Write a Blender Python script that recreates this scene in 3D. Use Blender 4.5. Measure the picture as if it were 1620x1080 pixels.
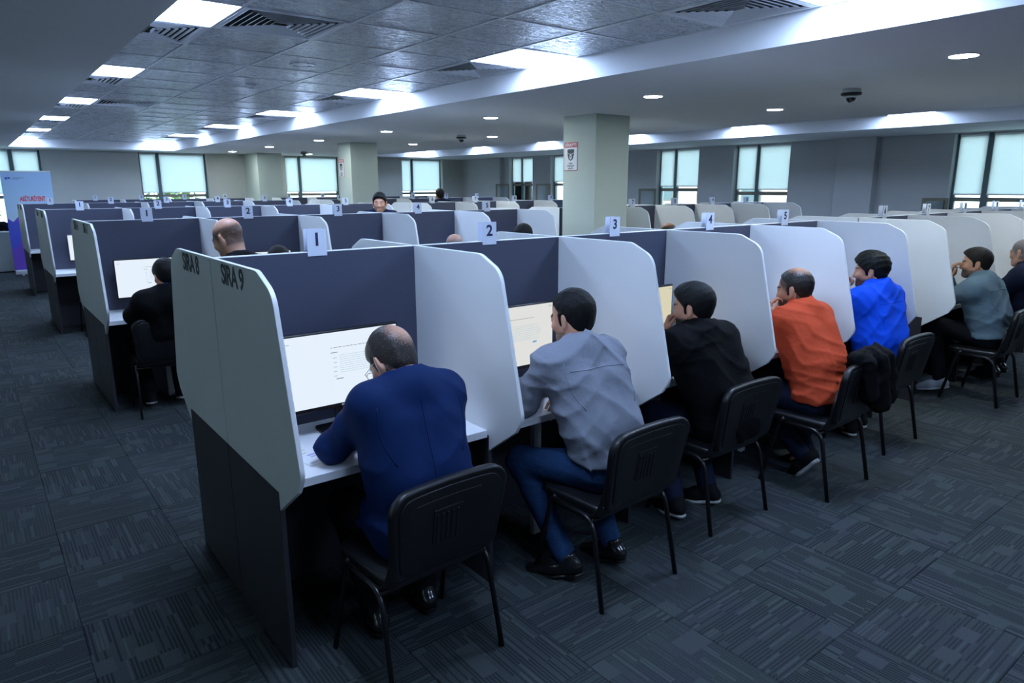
import bpy, bmesh, math, random
import numpy as np
from mathutils import Vector, Matrix

PI = math.pi
rnd = random.Random(7)
C = bpy.context.scene.collection
for o in list(bpy.data.objects):
    bpy.data.objects.remove(o)
SC = bpy.context.scene

# ------------------------------------------------------------------ camera, world, exposure
def setup_view():
    yaw, pitch, roll, f = 0.66372, 0.22234, -0.0025, 1087.43
    fw = Vector((math.sin(yaw)*math.cos(pitch), math.cos(yaw)*math.cos(pitch), -math.sin(pitch)))
    r = Vector((math.cos(yaw), -math.sin(yaw), 0)); u = r.cross(fw)
    r2 = r*math.cos(roll) + u*math.sin(roll); u2 = r2.cross(fw)
    cd = bpy.data.cameras.new('camera'); cam = bpy.data.objects.new('camera', cd); C.objects.link(cam)
    M = Matrix((r2, u2, -fw)).transposed().to_4x4()
    M.translation = Vector((-0.7585, -2.9336, 1.7994))
    cam.matrix_world = M
    cd.sensor_width = 36; cd.sensor_fit = 'HORIZONTAL'; cd.lens = f*36/1620; cd.clip_start = .05; cd.clip_end = 200
    SC.camera = cam
setup_view()
W_ = bpy.data.worlds.new('sky'); SC.world = W_; W_.use_nodes = True
bg = W_.node_tree.nodes['Background']
bg.inputs['Color'].default_value = (.70, .90, 1.0, 1)
bg.inputs['Strength'].default_value = 1.55
SC.view_settings.view_transform = 'Standard'; SC.view_settings.look = 'None'
SC.view_settings.exposure = 2.10; SC.view_settings.gamma = 1.0; SC.view_settings.use_curve_mapping = False
PANEL_L = 8.5; DOWN_L = 60.0; SCREEN_L = 0.23
LIGHT_TINT = (.47, .65, 1.0)

# ------------------------------------------------------------------ materials
def nodes(name):
    m = bpy.data.materials.new(name); m.use_nodes = True
    nt = m.node_tree; return m, nt, nt.nodes['Principled BSDF']
def mat(name, col, rough=.6, metal=0., spec=.5, bump=None, var=0., coat=0., sheen=0.):
    """bump = (scale, strength[, stretch]); var = colour variation amount"""
    m, nt, b = nodes(name)
    b.inputs['Base Color'].default_value = (*col, 1); b.inputs['Roughness'].default_value = rough
    b.inputs['Metallic'].default_value = metal; b.inputs['Specular IOR Level'].default_value = spec
    b.inputs['Coat Weight'].default_value = coat; b.inputs['Sheen Weight'].default_value = sheen
    tc = nt.nodes.new('ShaderNodeTexCoord')
    if bump:
        n = nt.nodes.new('ShaderNodeTexNoise'); n.inputs['Scale'].default_value = bump[0]; n.inputs['Detail'].default_value = 4
        if len(bump) > 2:
            mp = nt.nodes.new('ShaderNodeMapping'); mp.inputs['Scale'].default_value = bump[2]
            nt.links.new(tc.outputs['Object'], mp.inputs['Vector']); nt.links.new(mp.outputs[0], n.inputs['Vector'])
        else: nt.links.new(tc.outputs['Object'], n.inputs['Vector'])
        bp = nt.nodes.new('ShaderNodeBump'); bp.inputs['Strength'].default_value = bump[1]; bp.inputs['Distance'].default_value = .01
        nt.links.new(n.outputs['Fac'], bp.inputs['Height']); nt.links.new(bp.outputs[0], b.inputs['Normal'])
    if var:
        n2 = nt.nodes.new('ShaderNodeTexNoise'); n2.inputs['Scale'].default_value = 6; n2.inputs['Detail'].default_value = 5
        nt.links.new(tc.outputs['Object'], n2.inputs['Vector'])
        cr = nt.nodes.new('ShaderNodeMix'); cr.data_type = 'RGBA'
        cr.inputs['A'].default_value = (*[c*(1-var) for c in col], 1); cr.inputs['B'].default_value = (*[min(1, c*(1+var)) for c in col], 1)
        nt.links.new(n2.outputs['Fac'], cr.inputs['Factor']); nt.links.new(cr.outputs['Result'], b.inputs['Base Color'])
    return m
def emit(name, col, s):
    m, nt, b = nodes(name); nt.nodes.remove(b)
    e = nt.nodes.new('ShaderNodeEmission'); e.inputs[0].default_value = (*col, 1); e.inputs[1].default_value = s
    nt.links.new(e.outputs[0], nt.nodes['Material Output'].inputs[0]); return m

M = {}
M['white'] = mat('white_laminate', (.80, .80, .80), .38, var=.02)
M['edge'] = mat('white_edge_band', (.86, .86, .86), .35)
M['slate'] = mat('slate_laminate', (.050, .056, .092), .5, var=.05, bump=(120, .08))
M['dark'] = mat('dark_laminate', (.032, .030, .038), .5, var=.06, bump=(90, .08))
M['desk'] = mat('desk_laminate', (.82, .82, .84), .3)
M['leg_white'] = mat('white_metal', (.7, .72, .74), .4)
M['wall'] = mat('wall_paint', (.46, .47, .48), .8, var=.04, bump=(40, .05))
M['wall_l'] = mat('wall_paint_warm', (.50, .50, .46), .8, var=.04, bump=(40, .05))
M['column'] = mat('column_paint', (.54, .59, .52), .75, var=.03, bump=(40, .05))
M['soffit'] = mat('plasterboard', (.80, .81, .82), .8, var=.02)
M['fascia'] = mat('plasterboard_white', (.80, .80, .82), .7)
M['tbar'] = mat('ceiling_bar', (.62, .64, .66), .3, metal=.3)
M['vent'] = mat('vent_metal', (.75, .77, .80), .35)
M['black_void'] = mat('duct_dark', (.01, .01, .012), .9)
M['frame'] = mat('window_frame', (.10, .145, .155), .45)
M['frame_b'] = mat('window_frame_bronze', (.20, .185, .14), .45)
M['blackp'] = mat('black_plastic', (.007, .007, .0085), .36, bump=(300, .1))
M['blacksoft'] = mat('black_vinyl', (.007, .0075, .009), .36, bump=(220, .15))
M['blackm'] = mat('black_metal', (.008, .008, .009), .3)
M['key'] = mat('key_plastic', (.02, .02, .024), .4)
M['paper'] = mat('paper', (.82, .82, .86), .7)
M['lilac'] = mat('lilac_print', (.42, .40, .68), .7)
M['yellow'] = mat('yellow_print', (.75, .62, .18), .6)
M['sign'] = mat('acrylic_plate', (.62, .66, .76), .25)
M['ink'] = mat('navy_ink', (.012, .018, .06), .6)
M['ink_g'] = mat('grey_ink', (.052, .064, .070), .6)
M['red'] = mat('red_print', (.78, .06, .07), .5)
M['redp'] = mat('red_plate', (.62, .10, .11), .45)
M['skin_plate'] = mat('sign_white', (.78, .78, .82), .45)
M['text_w'] = mat('white_print', (.85, .85, .85), .5)
M['glass_dark'] = mat('dome_glass', (.01, .01, .012), .06, coat=1)
M['camw'] = mat('camera_white', (.6, .62, .63), .4)
M['panel_light'] = emit('led_panel', LIGHT_TINT, PANEL_L)
M['down_light'] = emit('led_downlight', (.80, .92, .95), DOWN_L)
M['rim'] = mat('lamp_rim', (.75, .75, .75), .4)
M['lens'] = mat('metal_rim_gold', (.6, .5, .35), .25, metal=1)

def mk_ceiling_tile():
    m, nt, b = nodes('vinyl_ceiling_tile')
    b.inputs['Base Color'].default_value = (.58, .60, .63, 1)
    geo = nt.nodes.new('ShaderNodeNewGeometry'); mp = nt.nodes.new('ShaderNodeMapping'); mp.inputs['Scale'].default_value = (14, 34, 1)
    nt.links.new(geo.outputs['Position'], mp.inputs[0])
    n = nt.nodes.new('ShaderNodeTexNoise'); n.inputs['Scale'].default_value = 1; n.inputs['Detail'].default_value = 3; n.inputs['Distortion'].default_value = 1.2
    nt.links.new(mp.outputs[0], n.inputs['Vector'])
    cr = nt.nodes.new('ShaderNodeValToRGB'); cr.color_ramp.elements[0].position = .42; cr.color_ramp.elements[1].position = .58
    nt.links.new(n.outputs['Fac'], cr.inputs[0])
    bp = nt.nodes.new('ShaderNodeBump'); bp.inputs['Strength'].default_value = .9; bp.inputs['Distance'].default_value = .006
    nt.links.new(cr.outputs[0], bp.inputs['Height']); nt.links.new(bp.outputs[0], b.inputs['Normal'])
    mr = nt.nodes.new('ShaderNodeMapRange'); mr.inputs['To Min'].default_value = .16; mr.inputs['To Max'].default_value = .42
    nt.links.new(cr.outputs[0], mr.inputs['Value']); nt.links.new(mr.outputs[0], b.inputs['Roughness'])
    b.inputs['Specular IOR Level'].default_value = .8
    return m
M['ctile'] = mk_ceiling_tile()

def mk_carpet():
    m, nt, b = nodes('carpet_tile'); N = nt.nodes; L = nt.links
    def math_(op, a, bb=None, c=None):
        n = N.new('ShaderNodeMath'); n.operation = op
        for i, v in enumerate((a, bb, c)):
            if v is None: continue
            if isinstance(v, (int, float)): n.inputs[i].default_value = v
            else: L.new(v, n.inputs[i])
        return n.outputs[0]
    geo = N.new('ShaderNodeNewGeometry'); sp = N.new('ShaderNodeSeparateXYZ'); L.new(geo.outputs['Position'], sp.inputs[0])
    x = math_('DIVIDE', math_('SUBTRACT', sp.outputs[0], .39), .5); y = math_('DIVIDE', math_('ADD', sp.outputs[1], 1.305), .5)
    ix = math_('FLOOR', x); iy = math_('FLOOR', y); fx = math_('FRACT', x); fy = math_('FRACT', y)
    par = math_('PINGPONG', math_('ADD', ix, iy), 1.0)          # 0/1 checkerboard
    def sel(a, c):   # par ? a : c
        return math_('ADD', math_('MULTIPLY', par, a), math_('MULTIPLY', math_('SUBTRACT', 1.0, par), c))
    u = sel(fx, fy); v = sel(fy, fx)                             # u runs along the stripes
    def wn(a, bq, c, d=0.):
        cb = N.new('ShaderNodeCombineXYZ')
        for i, q in enumerate((a, bq, c)):
            if isinstance(q, (int, float)): cb.inputs[i].default_value = q
            else: L.new(q, cb.inputs[i])
        w = N.new('ShaderNodeTexWhiteNoise'); w.noise_dimensions = '4D'; L.new(cb.outputs[0], w.inputs['Vector'])
        w.inputs['W'].default_value = d; return w.outputs['Value']
    tid = math_('ADD', math_('MULTIPLY', ix, 13.7), iy)
    vi = math_('FLOOR', math_('MULTIPLY', v, 34)); vf = math_('FRACT', math_('MULTIPLY', v, 34))
    band = math_('FLOOR', math_('MULTIPLY', v, 7))
    off = wn(band, tid, 3.0)
    ui = math_('FLOOR', math_('ADD', math_('MULTIPLY', u, 3.2), math_('MULTIPLY', off, 2.0)))
    seg = wn(vi, ui, tid)                                        # per dash value
    dark = math_('MULTIPLY', math_('GREATER_THAN', seg, .38), math_('LESS_THAN', vf, .55))
    light = math_('MULTIPLY', math_('LESS_THAN', seg, .14), math_('LESS_THAN', vf, .6))
    patch = math_('GREATER_THAN', wn(math_('FLOOR', math_('MULTIPLY', u, 5)), math_('FLOOR', math_('MULTIPLY', v, 7)), tid, 5.), .93)
    contrast = wn(ix, iy, 9.0)
    n = N.new('ShaderNodeTexNoise'); n.inputs['Scale'].default_value = 160; n.inputs['Detail'].default_value = 2; L.new(geo.outputs['Position'], n.inputs['Vector'])
    val = math_('ADD', .50, math_('MULTIPLY', math_('SUBTRACT', n.outputs['Fac'], .5), .5))
    npatch = math_('SUBTRACT', 1.0, patch)
    val = math_('SUBTRACT', val, math_('MULTIPLY', math_('MULTIPLY', dark, npatch), math_('ADD', .16, math_('MULTIPLY', contrast, .22))))
    val = math_('ADD', val, math_('MULTIPLY', math_('MULTIPLY', light, npatch), .26))
    val = math_('ADD', val, math_('MULTIPLY', patch, .15))
    # joints between tiles
    ex = math_('MINIMUM', math_('MINIMUM', fx, math_('SUBTRACT', 1.0, fx)), math_('MINIMUM', fy, math_('SUBTRACT', 1.0, fy)))
    cr = N.new('ShaderNodeValToRGB'); e = cr.color_ramp.elements
    e[0].position = 0; e[0].color = (.006, .010, .013, 1); e[1].position = 1; e[1].color = (.074, .088, .090, 1)
    L.new(val, cr.inputs[0])
    # slight hue drift green / violet
    hn = N.new('ShaderNodeTexNoise'); hn.inputs['Scale'].default_value = 3.5; L.new(geo.outputs['Position'], hn.inputs['Vector'])
    hr = N.new('ShaderNodeValToRGB'); h = hr.color_ramp.elements
    h[0].position = .35; h[0].color = (.98, 1.02, .96, 1); h[1].position = .65; h[1].color = (1.02, .96, 1.06, 1); L.new(hn.outputs['Fac'], hr.inputs[0])
    mx = N.new('ShaderNodeMix'); mx.data_type = 'RGBA'; mx.blend_type = 'MULTIPLY'; mx.inputs['Factor'].default_value = 1
    L.new(cr.outputs[0], mx.inputs['A']); L.new(hr.outputs[0], mx.inputs['B']); L.new(mx.outputs['Result'], b.inputs['Base Color'])
    b.inputs['Roughness'].default_value = .9; b.inputs['Specular IOR Level'].default_value = .25
    bp = N.new('ShaderNodeBump'); bp.inputs['Strength'].default_value = .5; bp.inputs['Distance'].default_value = .004
    L.new(val, bp.inputs['Height']); L.new(bp.outputs[0], b.inputs['Normal'])
    return m
M['carpet'] = mk_carpet()

def mk_blind():
    m, nt, b = nodes('roller_blind'); nt.nodes.remove(b)
    d = nt.nodes.new('ShaderNodeBsdfDiffuse'); d.inputs[0].default_value = (.75, .80, .80, 1)
    t = nt.nodes.new('ShaderNodeBsdfTranslucent'); t.inputs[0].default_value = (.90, .95, .96, 1)
    mx = nt.nodes.new('ShaderNodeMixShader'); mx.inputs[0].default_value = .62
    nt.links.new(d.outputs[0], mx.inputs[1]); nt.links.new(t.outputs[0], mx.inputs[2])
    nt.links.new(mx.outputs[0], nt.nodes['Material Output'].inputs[0]); return m
M['blind'] = mk_blind()
def mk_glass():
    m, nt, b = nodes('window_glass'); nt.nodes.remove(b)
    t = nt.nodes.new('ShaderNodeBsdfTransparent'); t.inputs[0].default_value = (.93, .97, .97, 1)
    g = nt.nodes.new('ShaderNodeBsdfGlossy'); g.inputs['Roughness'].default_value = .02
    fr = nt.nodes.new('ShaderNodeFresnel'); fr.inputs[0].default_value = 1.3
    mx = nt.nodes.new('ShaderNodeMixShader')
    nt.links.new(fr.outputs[0], mx.inputs[0]); nt.links.new(t.outputs[0], mx.inputs[1]); nt.links.new(g.outputs[0], mx.inputs[2])
    nt.links.new(mx.outputs[0], nt.nodes['Material Output'].inputs[0]); return m
M['glass'] = mk_glass()
def mk_skin(name, base, hair):
    m, nt, b = nodes(name)
    at = nt.nodes.new('ShaderNodeAttribute'); at.attribute_name = 'stubble'
    tc = nt.nodes.new('ShaderNodeTexCoord')
    n = nt.nodes.new('ShaderNodeTexNoise'); n.inputs['Scale'].default_value = 170; n.inputs['Detail'].default_value = 3
    nt.links.new(tc.outputs['Object'], n.inputs['Vector'])
    n2 = nt.nodes.new('ShaderNodeTexNoise'); n2.inputs['Scale'].default_value = 14; nt.links.new(tc.outputs['Object'], n2.inputs['Vector'])
    mul = nt.nodes.new('ShaderNodeMath'); mul.operation = 'MULTIPLY_ADD'; mul.inputs[1].default_value = 1.6; mul.inputs[2].default_value = -.3
    nt.links.new(n.outputs['Fac'], mul.inputs[0])
    add = nt.nodes.new('ShaderNodeMath'); add.operation = 'MULTIPLY'; add.use_clamp = True
    nt.links.new(at.outputs['Fac'], add.inputs[0]); nt.links.new(mul.outputs[0], add.inputs[1])
    s = nt.nodes.new('ShaderNodeMath'); s.operation = 'ADD'; s.use_clamp = True
    m2 = nt.nodes.new('ShaderNodeMath'); m2.operation = 'MULTIPLY_ADD'; m2.inputs[1].default_value = .9; m2.inputs[2].default_value = -.28; m2.use_clamp = True
    nt.links.new(at.outputs['Fac'], m2.inputs[0]); nt.links.new(add.outputs[0], s.inputs[0]); nt.links.new(m2.outputs[0], s.inputs[1])
    base_mix = nt.nodes.new('ShaderNodeMix'); base_mix.data_type = 'RGBA'
    base_mix.inputs['A'].default_value = (*base, 1); base_mix.inputs['B'].default_value = (base[0]*1.05, base[1]*.78, base[2]*.72, 1)
    nt.links.new(n2.outputs['Fac'], base_mix.inputs['Factor'])
    mx = nt.nodes.new('ShaderNodeMix'); mx.data_type = 'RGBA'; mx.inputs['B'].default_value = (*hair, 1)
    nt.links.new(base_mix.outputs['Result'], mx.inputs['A']); nt.links.new(s.outputs[0], mx.inputs['Factor'])
    nt.links.new(mx.outputs['Result'], b.inputs['Base Color'])
    b.inputs['Roughness'].default_value = .5; b.inputs['Subsurface Weight'].default_value = .12
    b.inputs['Subsurface Radius'].default_value = (.02, .008, .004); b.inputs['Subsurface Scale'].default_value = .4
    return m
def mk_hair(name, col):
    m, nt, b = nodes(name)
    tc = nt.nodes.new('ShaderNodeTexCoord'); mp = nt.nodes.new('ShaderNodeMapping'); mp.inputs['Scale'].default_value = (300, 120, 60)
    n = nt.nodes.new('ShaderNodeTexNoise'); n.inputs['Scale'].default_value = 1; n.inputs['Detail'].default_value = 5
    nt.links.new(tc.outputs['Object'], mp.inputs[0]); nt.links.new(mp.outputs[0], n.inputs['Vector'])
    cr = nt.nodes.new('ShaderNodeValToRGB'); e = cr.color_ramp.elements
    e[0].position = .3; e[0].color = (*[c*.5 for c in col], 1); e[1].position = .75; e[1].color = (*[min(1, c*2.2) for c in col], 1)
    nt.links.new(n.outputs['Fac'], cr.inputs[0]); nt.links.new(cr.outputs[0], b.inputs['Base Color'])
    bp = nt.nodes.new('ShaderNodeBump'); bp.inputs['Strength'].default_value = .8; bp.inputs['Distance'].default_value = .004
    nt.links.new(n.outputs['Fac'], bp.inputs['Height']); nt.links.new(bp.outputs[0], b.inputs['Normal'])
    b.inputs['Roughness'].default_value = .55; b.inputs['Specular IOR Level'].default_value = .22
    return m
def cloth(name, col, rough=.85, bs=.35, sheen=.0):
    return mat(name, col, rough, spec=.12, bump=(38, bs), var=.10, sheen=sheen)

# ------------------------------------------------------------------ mesh helpers
def link(name, me, m=None, parent=None, loc=None, rot=None, **props):
    o = bpy.data.objects.new(name, me); C.objects.link(o)
    if m is not None and me is not None and len(me.materials) == 0: me.materials.append(m)
    if parent: o.parent = parent
    if loc is not None: o.location = loc
    if rot is not None: o.rotation_euler = rot
    for k, v in props.items(): o[k] = v
    return o
def empty(name, label, cat, loc=(0, 0, 0), rz=0., group=None):
    o = bpy.data.objects.new(name, None); C.objects.link(o); o.location = loc; o.rotation_euler = (0, 0, rz)
    o.empty_display_size = .1; o['label'] = label; o['category'] = cat
    if group: o['group'] = group
    return o
def tag(o, label, cat, group=None):
    o['label'] = label; o['category'] = cat
    if group: o['group'] = group
    return o
def mesh(name, bm, smooth=False):
    me = bpy.data.meshes.new(name); bm.normal_update(); bm.to_mesh(me); bm.free()
    if smooth:
        me.polygons.foreach_set('use_smooth', [True]*len(me.polygons))
    return me
def box(bm, x0, x1, y0, y1, z0, z1, bev=0., seg=1, Mx=None):
    r = bmesh.ops.create_cube(bm, size=1)
    vs = r['verts']
    for v in vs: v.co = Vector((x0+(v.co.x+.5)*(x1-x0), y0+(v.co.y+.5)*(y1-y0), z0+(v.co.z+.5)*(z1-z0)))
    if bev:
        es = list({e for v in vs for e in v.link_edges})
        rr = bmesh.ops.bevel(bm, geom=es, offset=bev, segments=seg, affect='EDGES', profile=.5)
        vs = list({v for f in rr['faces'] for v in f.verts} | {v for v in vs if v.is_valid})
    if Mx is not None: bmesh.ops.transform(bm, matrix=Mx, verts=vs)
    return vs
def box_me(name, *a, bev=0., seg=1):
    bm = bmesh.new(); box(bm, *a, bev=bev, seg=seg); return mesh(name, bm)
def prism(bm, pts, axis, a0, a1, bev=0., seg=2):
    """closed outline pts (2-D) extruded along axis 0/1/2"""
    def co(p, a):
        if axis == 0: return (a, p[0], p[1])
        if axis == 1: return (p[0], a, p[1])
        return (p[0], p[1], a)
    vs = [bm.verts.new(co(p, a0)) for p in pts]
    f = bm.faces.new(vs); r = bmesh.ops.extrude_face_region(bm, geom=[f])
    nv = [v for v in r['geom'] if isinstance(v, bmesh.types.BMVert)]
    d = [0, 0, 0]; d[axis] = a1-a0; bmesh.ops.translate(bm, vec=d, verts=nv)
    bmesh.ops.recalc_face_normals(bm, faces=bm.faces)
    if bev:
        es = [e for e in bm.edges if abs(e.verts[0].co[axis]-e.verts[1].co[axis]) < 1e-6]
        bmesh.ops.bevel(bm, geom=es, offset=bev, segments=seg, affect='EDGES', profile=.5)
def fillet(pts, radii, n=6):
    out = []; L = len(pts)
    for i, p in enumerate(pts):
        r = radii[i]; p = Vector(p)
        if r <= 0: out.append(tuple(p)); continue
        a = (Vector(pts[i-1])-p).normalized(); b = (Vector(pts[(i+1) % L])-p).normalized()
        ang = a.angle(b); t = r/math.tan(ang/2); cdir = (a+b).normalized(); c = p+cdir*(r/math.sin(ang/2))
        s = p+a*t-c; e = p+b*t-c
        th = s.angle(e)
        for k in range(n+1):
            q = k/n; v = (s*math.sin((1-q)*th)+e*math.sin(q*th))/math.sin(th); out.append(tuple(c+v))
    return out
def tube(bm, pts, r, n=10, sx=1., cap=True):
    pts = [Vector(p) for p in pts]; rings = []; prev = None
    for i, p in enumerate(pts):
        t = (pts[min(i+1, len(pts)-1)]-pts[max(i-1, 0)]).normalized()
        if prev is None:
            ref = Vector((1, 0, 0)) if abs(t.x) < .9 else Vector((0, 1, 0)); nrm = (ref-t*ref.dot(t)).normalized()
        else: nrm = (prev-t*prev.dot(t)).normalized()
        prev = nrm; bn = t.cross(nrm); rr = r[i] if isinstance(r, (list, tuple)) else r
        rings.append([bm.verts.new(p+nrm*math.cos(2*PI*k/n)*rr*sx+bn*math.sin(2*PI*k/n)*rr) for k in range(n)])
    for a, b in zip(rings, rings[1:]):
        for k in range(n): bm.faces.new((a[k], a[(k+1) % n], b[(k+1) % n], b[k]))
    if cap: bm.faces.new(rings[0][::-1]); bm.faces.new(rings[-1])
def smooth_path(pts, r=.05, n=5):
    pts = [Vector(p) for p in pts]; out = [pts[0]]
    for i in range(1, len(pts)-1):
        a, p, b = pts[i-1], pts[i], pts[i+1]
        s = p+(a-p).normalized()*min(r, (a-p).length*.45); e = p+(b-p).normalized()*min(r, (b-p).length*.45)
        for k in range(n+1):
            q = k/n; out.append(s*(1-q)**2+p*2*q*(1-q)+e*q*q)
    return out+[pts[-1]]
def lathe(bm, prof, n=24, center=(0, 0, 0)):
    cx, cy, cz = center; rings = []
    for r, z in prof:
        if r < 1e-5: rings.append([bm.verts.new((cx, cy, cz+z))])
        else: rings.append([bm.verts.new((cx+r*math.cos(2*PI*k/n), cy+r*math.sin(2*PI*k/n), cz+z)) for k in range(n)])
    for a, b in zip(rings, rings[1:]):
        for k in range(n):
            A = a if len(a) == 1 else None; B = b if len(b) == 1 else None
            if A and B: continue
            if A: bm.faces.new((a[0], b[(k+1) % n], b[k]))
            elif B: bm.faces.new((a[k], a[(k+1) % n], b[0]))
            else: bm.faces.new((a[k], a[(k+1) % n], b[(k+1) % n], b[k]))
    bmesh.ops.recalc_face_normals(bm, faces=bm.faces)
def text_me(s, size, depth=.0008, bold=0., align='CENTER', shear=0., spacing=1.):
    cu = bpy.data.curves.new('text', 'FONT'); cu.body = s; cu.size = size; cu.extrude = depth; cu.offset = bold
    cu.align_x = align; cu.align_y = 'CENTER'; cu.space_character = spacing; cu.resolution_u = 4
    o = bpy.data.objects.new('text', cu); me = bpy.data.meshes.new_from_object(o); bpy.data.objects.remove(o)
    me.materials.clear(); return me

# ------------------------------------------------------------------ room shell
HS, HC = 2.646, 2.832            # soffit and tile ceiling heights
XL, XR, YN, YF = -3.6, 12.40, -6.6, 16.53
R1 = (.156, 3.397, -6.0, 15.62); R2 = (8.45, 10.49, -6.0, 15.62)
TP = .687; TX0 = .010; TY0 = 1.465
def struct(name, me, m): return link(name, me, m, kind='structure')
floor = struct('floor', box_me('floor', XL-.2, XR+.4, YN-.2, YF+.3, -.16, -.012), M['carpet'])
# carpet tiles: the 300 seen largest are parts of the floor, the rest one joined part
cells = []
cam0 = Vector((-.7585, -2.9336))
for i in range(-8, 25):
    for j in range(-11, 36):
        x = .39+.5*i; y = -1.305+.5*j
        if x < XL-.01 or x+.5 > XR+.3 or y < YN-.1 or y+.5 > YF+.2: continue
        c = Vector((x+.25, y+.25))-cam0; d = c.length
        fwd = c.x*math.sin(.664)+c.y*math.cos(.664); rt = c.x*math.cos(.664)-c.y*math.sin(.664)
        seen = fwd > .9 and abs(rt) < fwd*.80+.5
        hid = (0.0 < x < 11 and -.15 < y % 3.9 < .15) or (x > .6 and y > .3)
        cells.append((0 if seen and not hid else 1, d, x, y))
cells.sort()
tm = box_me('carpet_tile', .0008, .4992, .0008, .4992, -.011, 0, bev=.0022)
tm.materials.append(M['carpet'])
bmr = bmesh.new()
for n, (s, d, x, y) in enumerate(cells):
    if n < 300: link('carpet_tile', tm, parent=floor, loc=(x, y, 0))
    else: box(bmr, x+.0008, x+.4992, y+.0008, y+.4992, -.011, 0)
link('carpet_tile_field', mesh('carpet_field', bmr), M['carpet'], parent=floor, kind='stuff')

# soffit (lower ceiling) as one slab with two openings, and its fascias
bm = bmesh.new()
xs = [XL, R1[0], R1[1], R2[0], R2[1], XR+.3]
for a, b in ((0, 1), (2, 3), (4, 5)): box(bm, xs[a], xs[b], YN, YF+.3, HS, HS+.16)
for R in (R1, R2):
    box(bm, R[0], R[1], YN, R[2], HS, HS+.16); box(bm, R[0], R[1], R[3], YF+.3, HS, HS+.16)
soffit = struct('ceiling', mesh('soffit', bm), M['soffit'])
bm = bmesh.new()
for k, R in enumerate((R1, R2)):
    t = .004; z0, z1 = HS+.0005, HC+.02
    box(bm, R[1]-t, R[1]+.03, R[2], R[3], z0, z1); box(bm, R[0]-.03, R[0]+t, R[2], R[3], z0, z1)
    box(bm, R[0], R[1], R[3]-t, R[3]+.03, z0, z1); box(bm, R[0], R[1], R[2]-.03, R[2]+t, z0, z1)
struct('trim_1', mesh('fascia', bm), M['fascia'])
struct('trim_2', box_me('slab', XL, XR+.3, YN, YF+.3, HC+.08, HC+.2), M['soffit'])

# ceiling tiles, bars, panel lamps, vents
tile_holder = [struct('trim_3', box_me('tile_backing', R[0], R[1], R[2], R[3], HC+.03, HC+.05), M['black_void']) for R in (R1, R2)]
def tile_me(w, h):
    bm = bmesh.new(); prism(bm, [(-w/2, -h/2), (w/2, -h/2), (w/2, h/2), (-w/2, h/2)], 2, 0, .016)
    es = [e for e in bm.edges if all(v.co.z < .001 for v in e.verts)]
    bmesh.ops.bevel(bm, geom=es, offset=.005, segments=1, affect='EDGES'); return mesh('ceiling_tile', bm)
tcache = {}
lamp_spots = []; vent_spots = []
rows = range(-11, 21)
light_rows = [-8, -4, 0, 4, 8, 12, 16, 20]
def lamp_at(x0, x1, y0, y1): lamp_spots.append((x0, x1, y0, y1))
for r_i, R in enumerate((R1, R2)):
    xo = TX0 if r_i == 0 else R2[1]-.62-2*TP
    ncol = 5 if r_i == 0 else 3
    hold = tile_holder[r_i]
    for j in rows:
        for i in range(ncol):
            x0 = max(xo+i*TP, R[0]+.005); x1 = min(xo+(i+1)*TP, R[1]-.005); y0 = max(TY0+j*TP, R[2]+.005); y1 = min(TY0+(j+1)*TP, R[3]-.005)
            if x1-x0 < .1 or y1-y0 < .1: continue
            if r_i == 0 and j in light_rows and i in (0, 4): lamp_at(x0, x1, y0, y1); continue
            if r_i == 1 and j in light_rows and i == 2: lamp_at(x0, x1, y0, y1); continue
            if r_i == 0 and ((j-1 in light_rows and i in (0, 4)) or (j, i) in ((0, 1), (8, 1))): vent_spots.append((x0, x1, y0, y1)); continue
            key = (round(x1-x0, 3), round(y1-y0, 3))
            if key not in tcache: tcache[key] = tile_me(key[0]-.022, key[1]-.022); tcache[key].materials.append(M['ctile'])
            link('ceiling_tile', tcache[key], parent=hold, loc=((x0+x1)/2, (y0+y1)/2, HC+.0015-rnd.random()*.002))
    bm = bmesh.new()
    for j in list(rows)+[21]:
        y = TY0+j*TP
        if R[2] < y < R[3]: box(bm, R[0], R[1], y-.011, y+.011, HC-.003, HC+.03)
    for i in range(ncol+1):
        x = min(max(xo+i*TP, R[0]+.009), R[1]-.009); box(bm, x-.011, x+.011, R[2], R[3], HC-.0035, HC+.03)
    struct('trim_%d' % (5+r_i), mesh('ceiling_bars', bm), M['tbar'])
lcache = {}
for n, (x0, x1, y0, y1) in enumerate(lamp_spots):
    cx, cy = (x0+x1)/2, (y0+y1)/2
    side = 'left side of the near tiled recess' if cx < 1 else 'fascia side of the near tiled recess' if cx < 4 else 'far recess towards the window wall'
    order = ['behind the viewer', 'just behind the viewer', 'nearest', 'second nearest', 'third nearest', 'fourth nearest', 'fifth nearest', 'farthest'][min(7, max(0, int(round((cy-1.8)/2.748))+2))]
    t = empty('panel_lamp', 'square white ceiling panel lamp, %s, %s' % (order, side), 'lamp', (cx, cy, HC), group='square panel lamps in the ceiling recesses')
    w, h = (x1-x0)/2-.012, (y1-y0)/2-.012; key = (round(w, 3), round(h, 3))
    if key not in lcache:
        bm = bmesh.new(); box(bm, -w, w, -h, h, -.002, .012); d = mesh('diffuser', bm); d.materials.append(M['panel_light'])
        bm = bmesh.new()
        for a in ((-w-.006, -w, -h, h), (w, w+.006, -h, h), (-w-.006, w+.006, -h-.006, -h), (-w-.006, w+.006, h, h+.006)): box(bm, a[0], a[1], a[2], a[3], -.005, .014)
        f = mesh('lamp_frame', bm); f.materials.append(M['rim']); lcache[key] = (d, f)
    link('diffuser', lcache[key][0], parent=t); link('frame', lcache[key][1], parent=t)
vcache = {}
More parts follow.
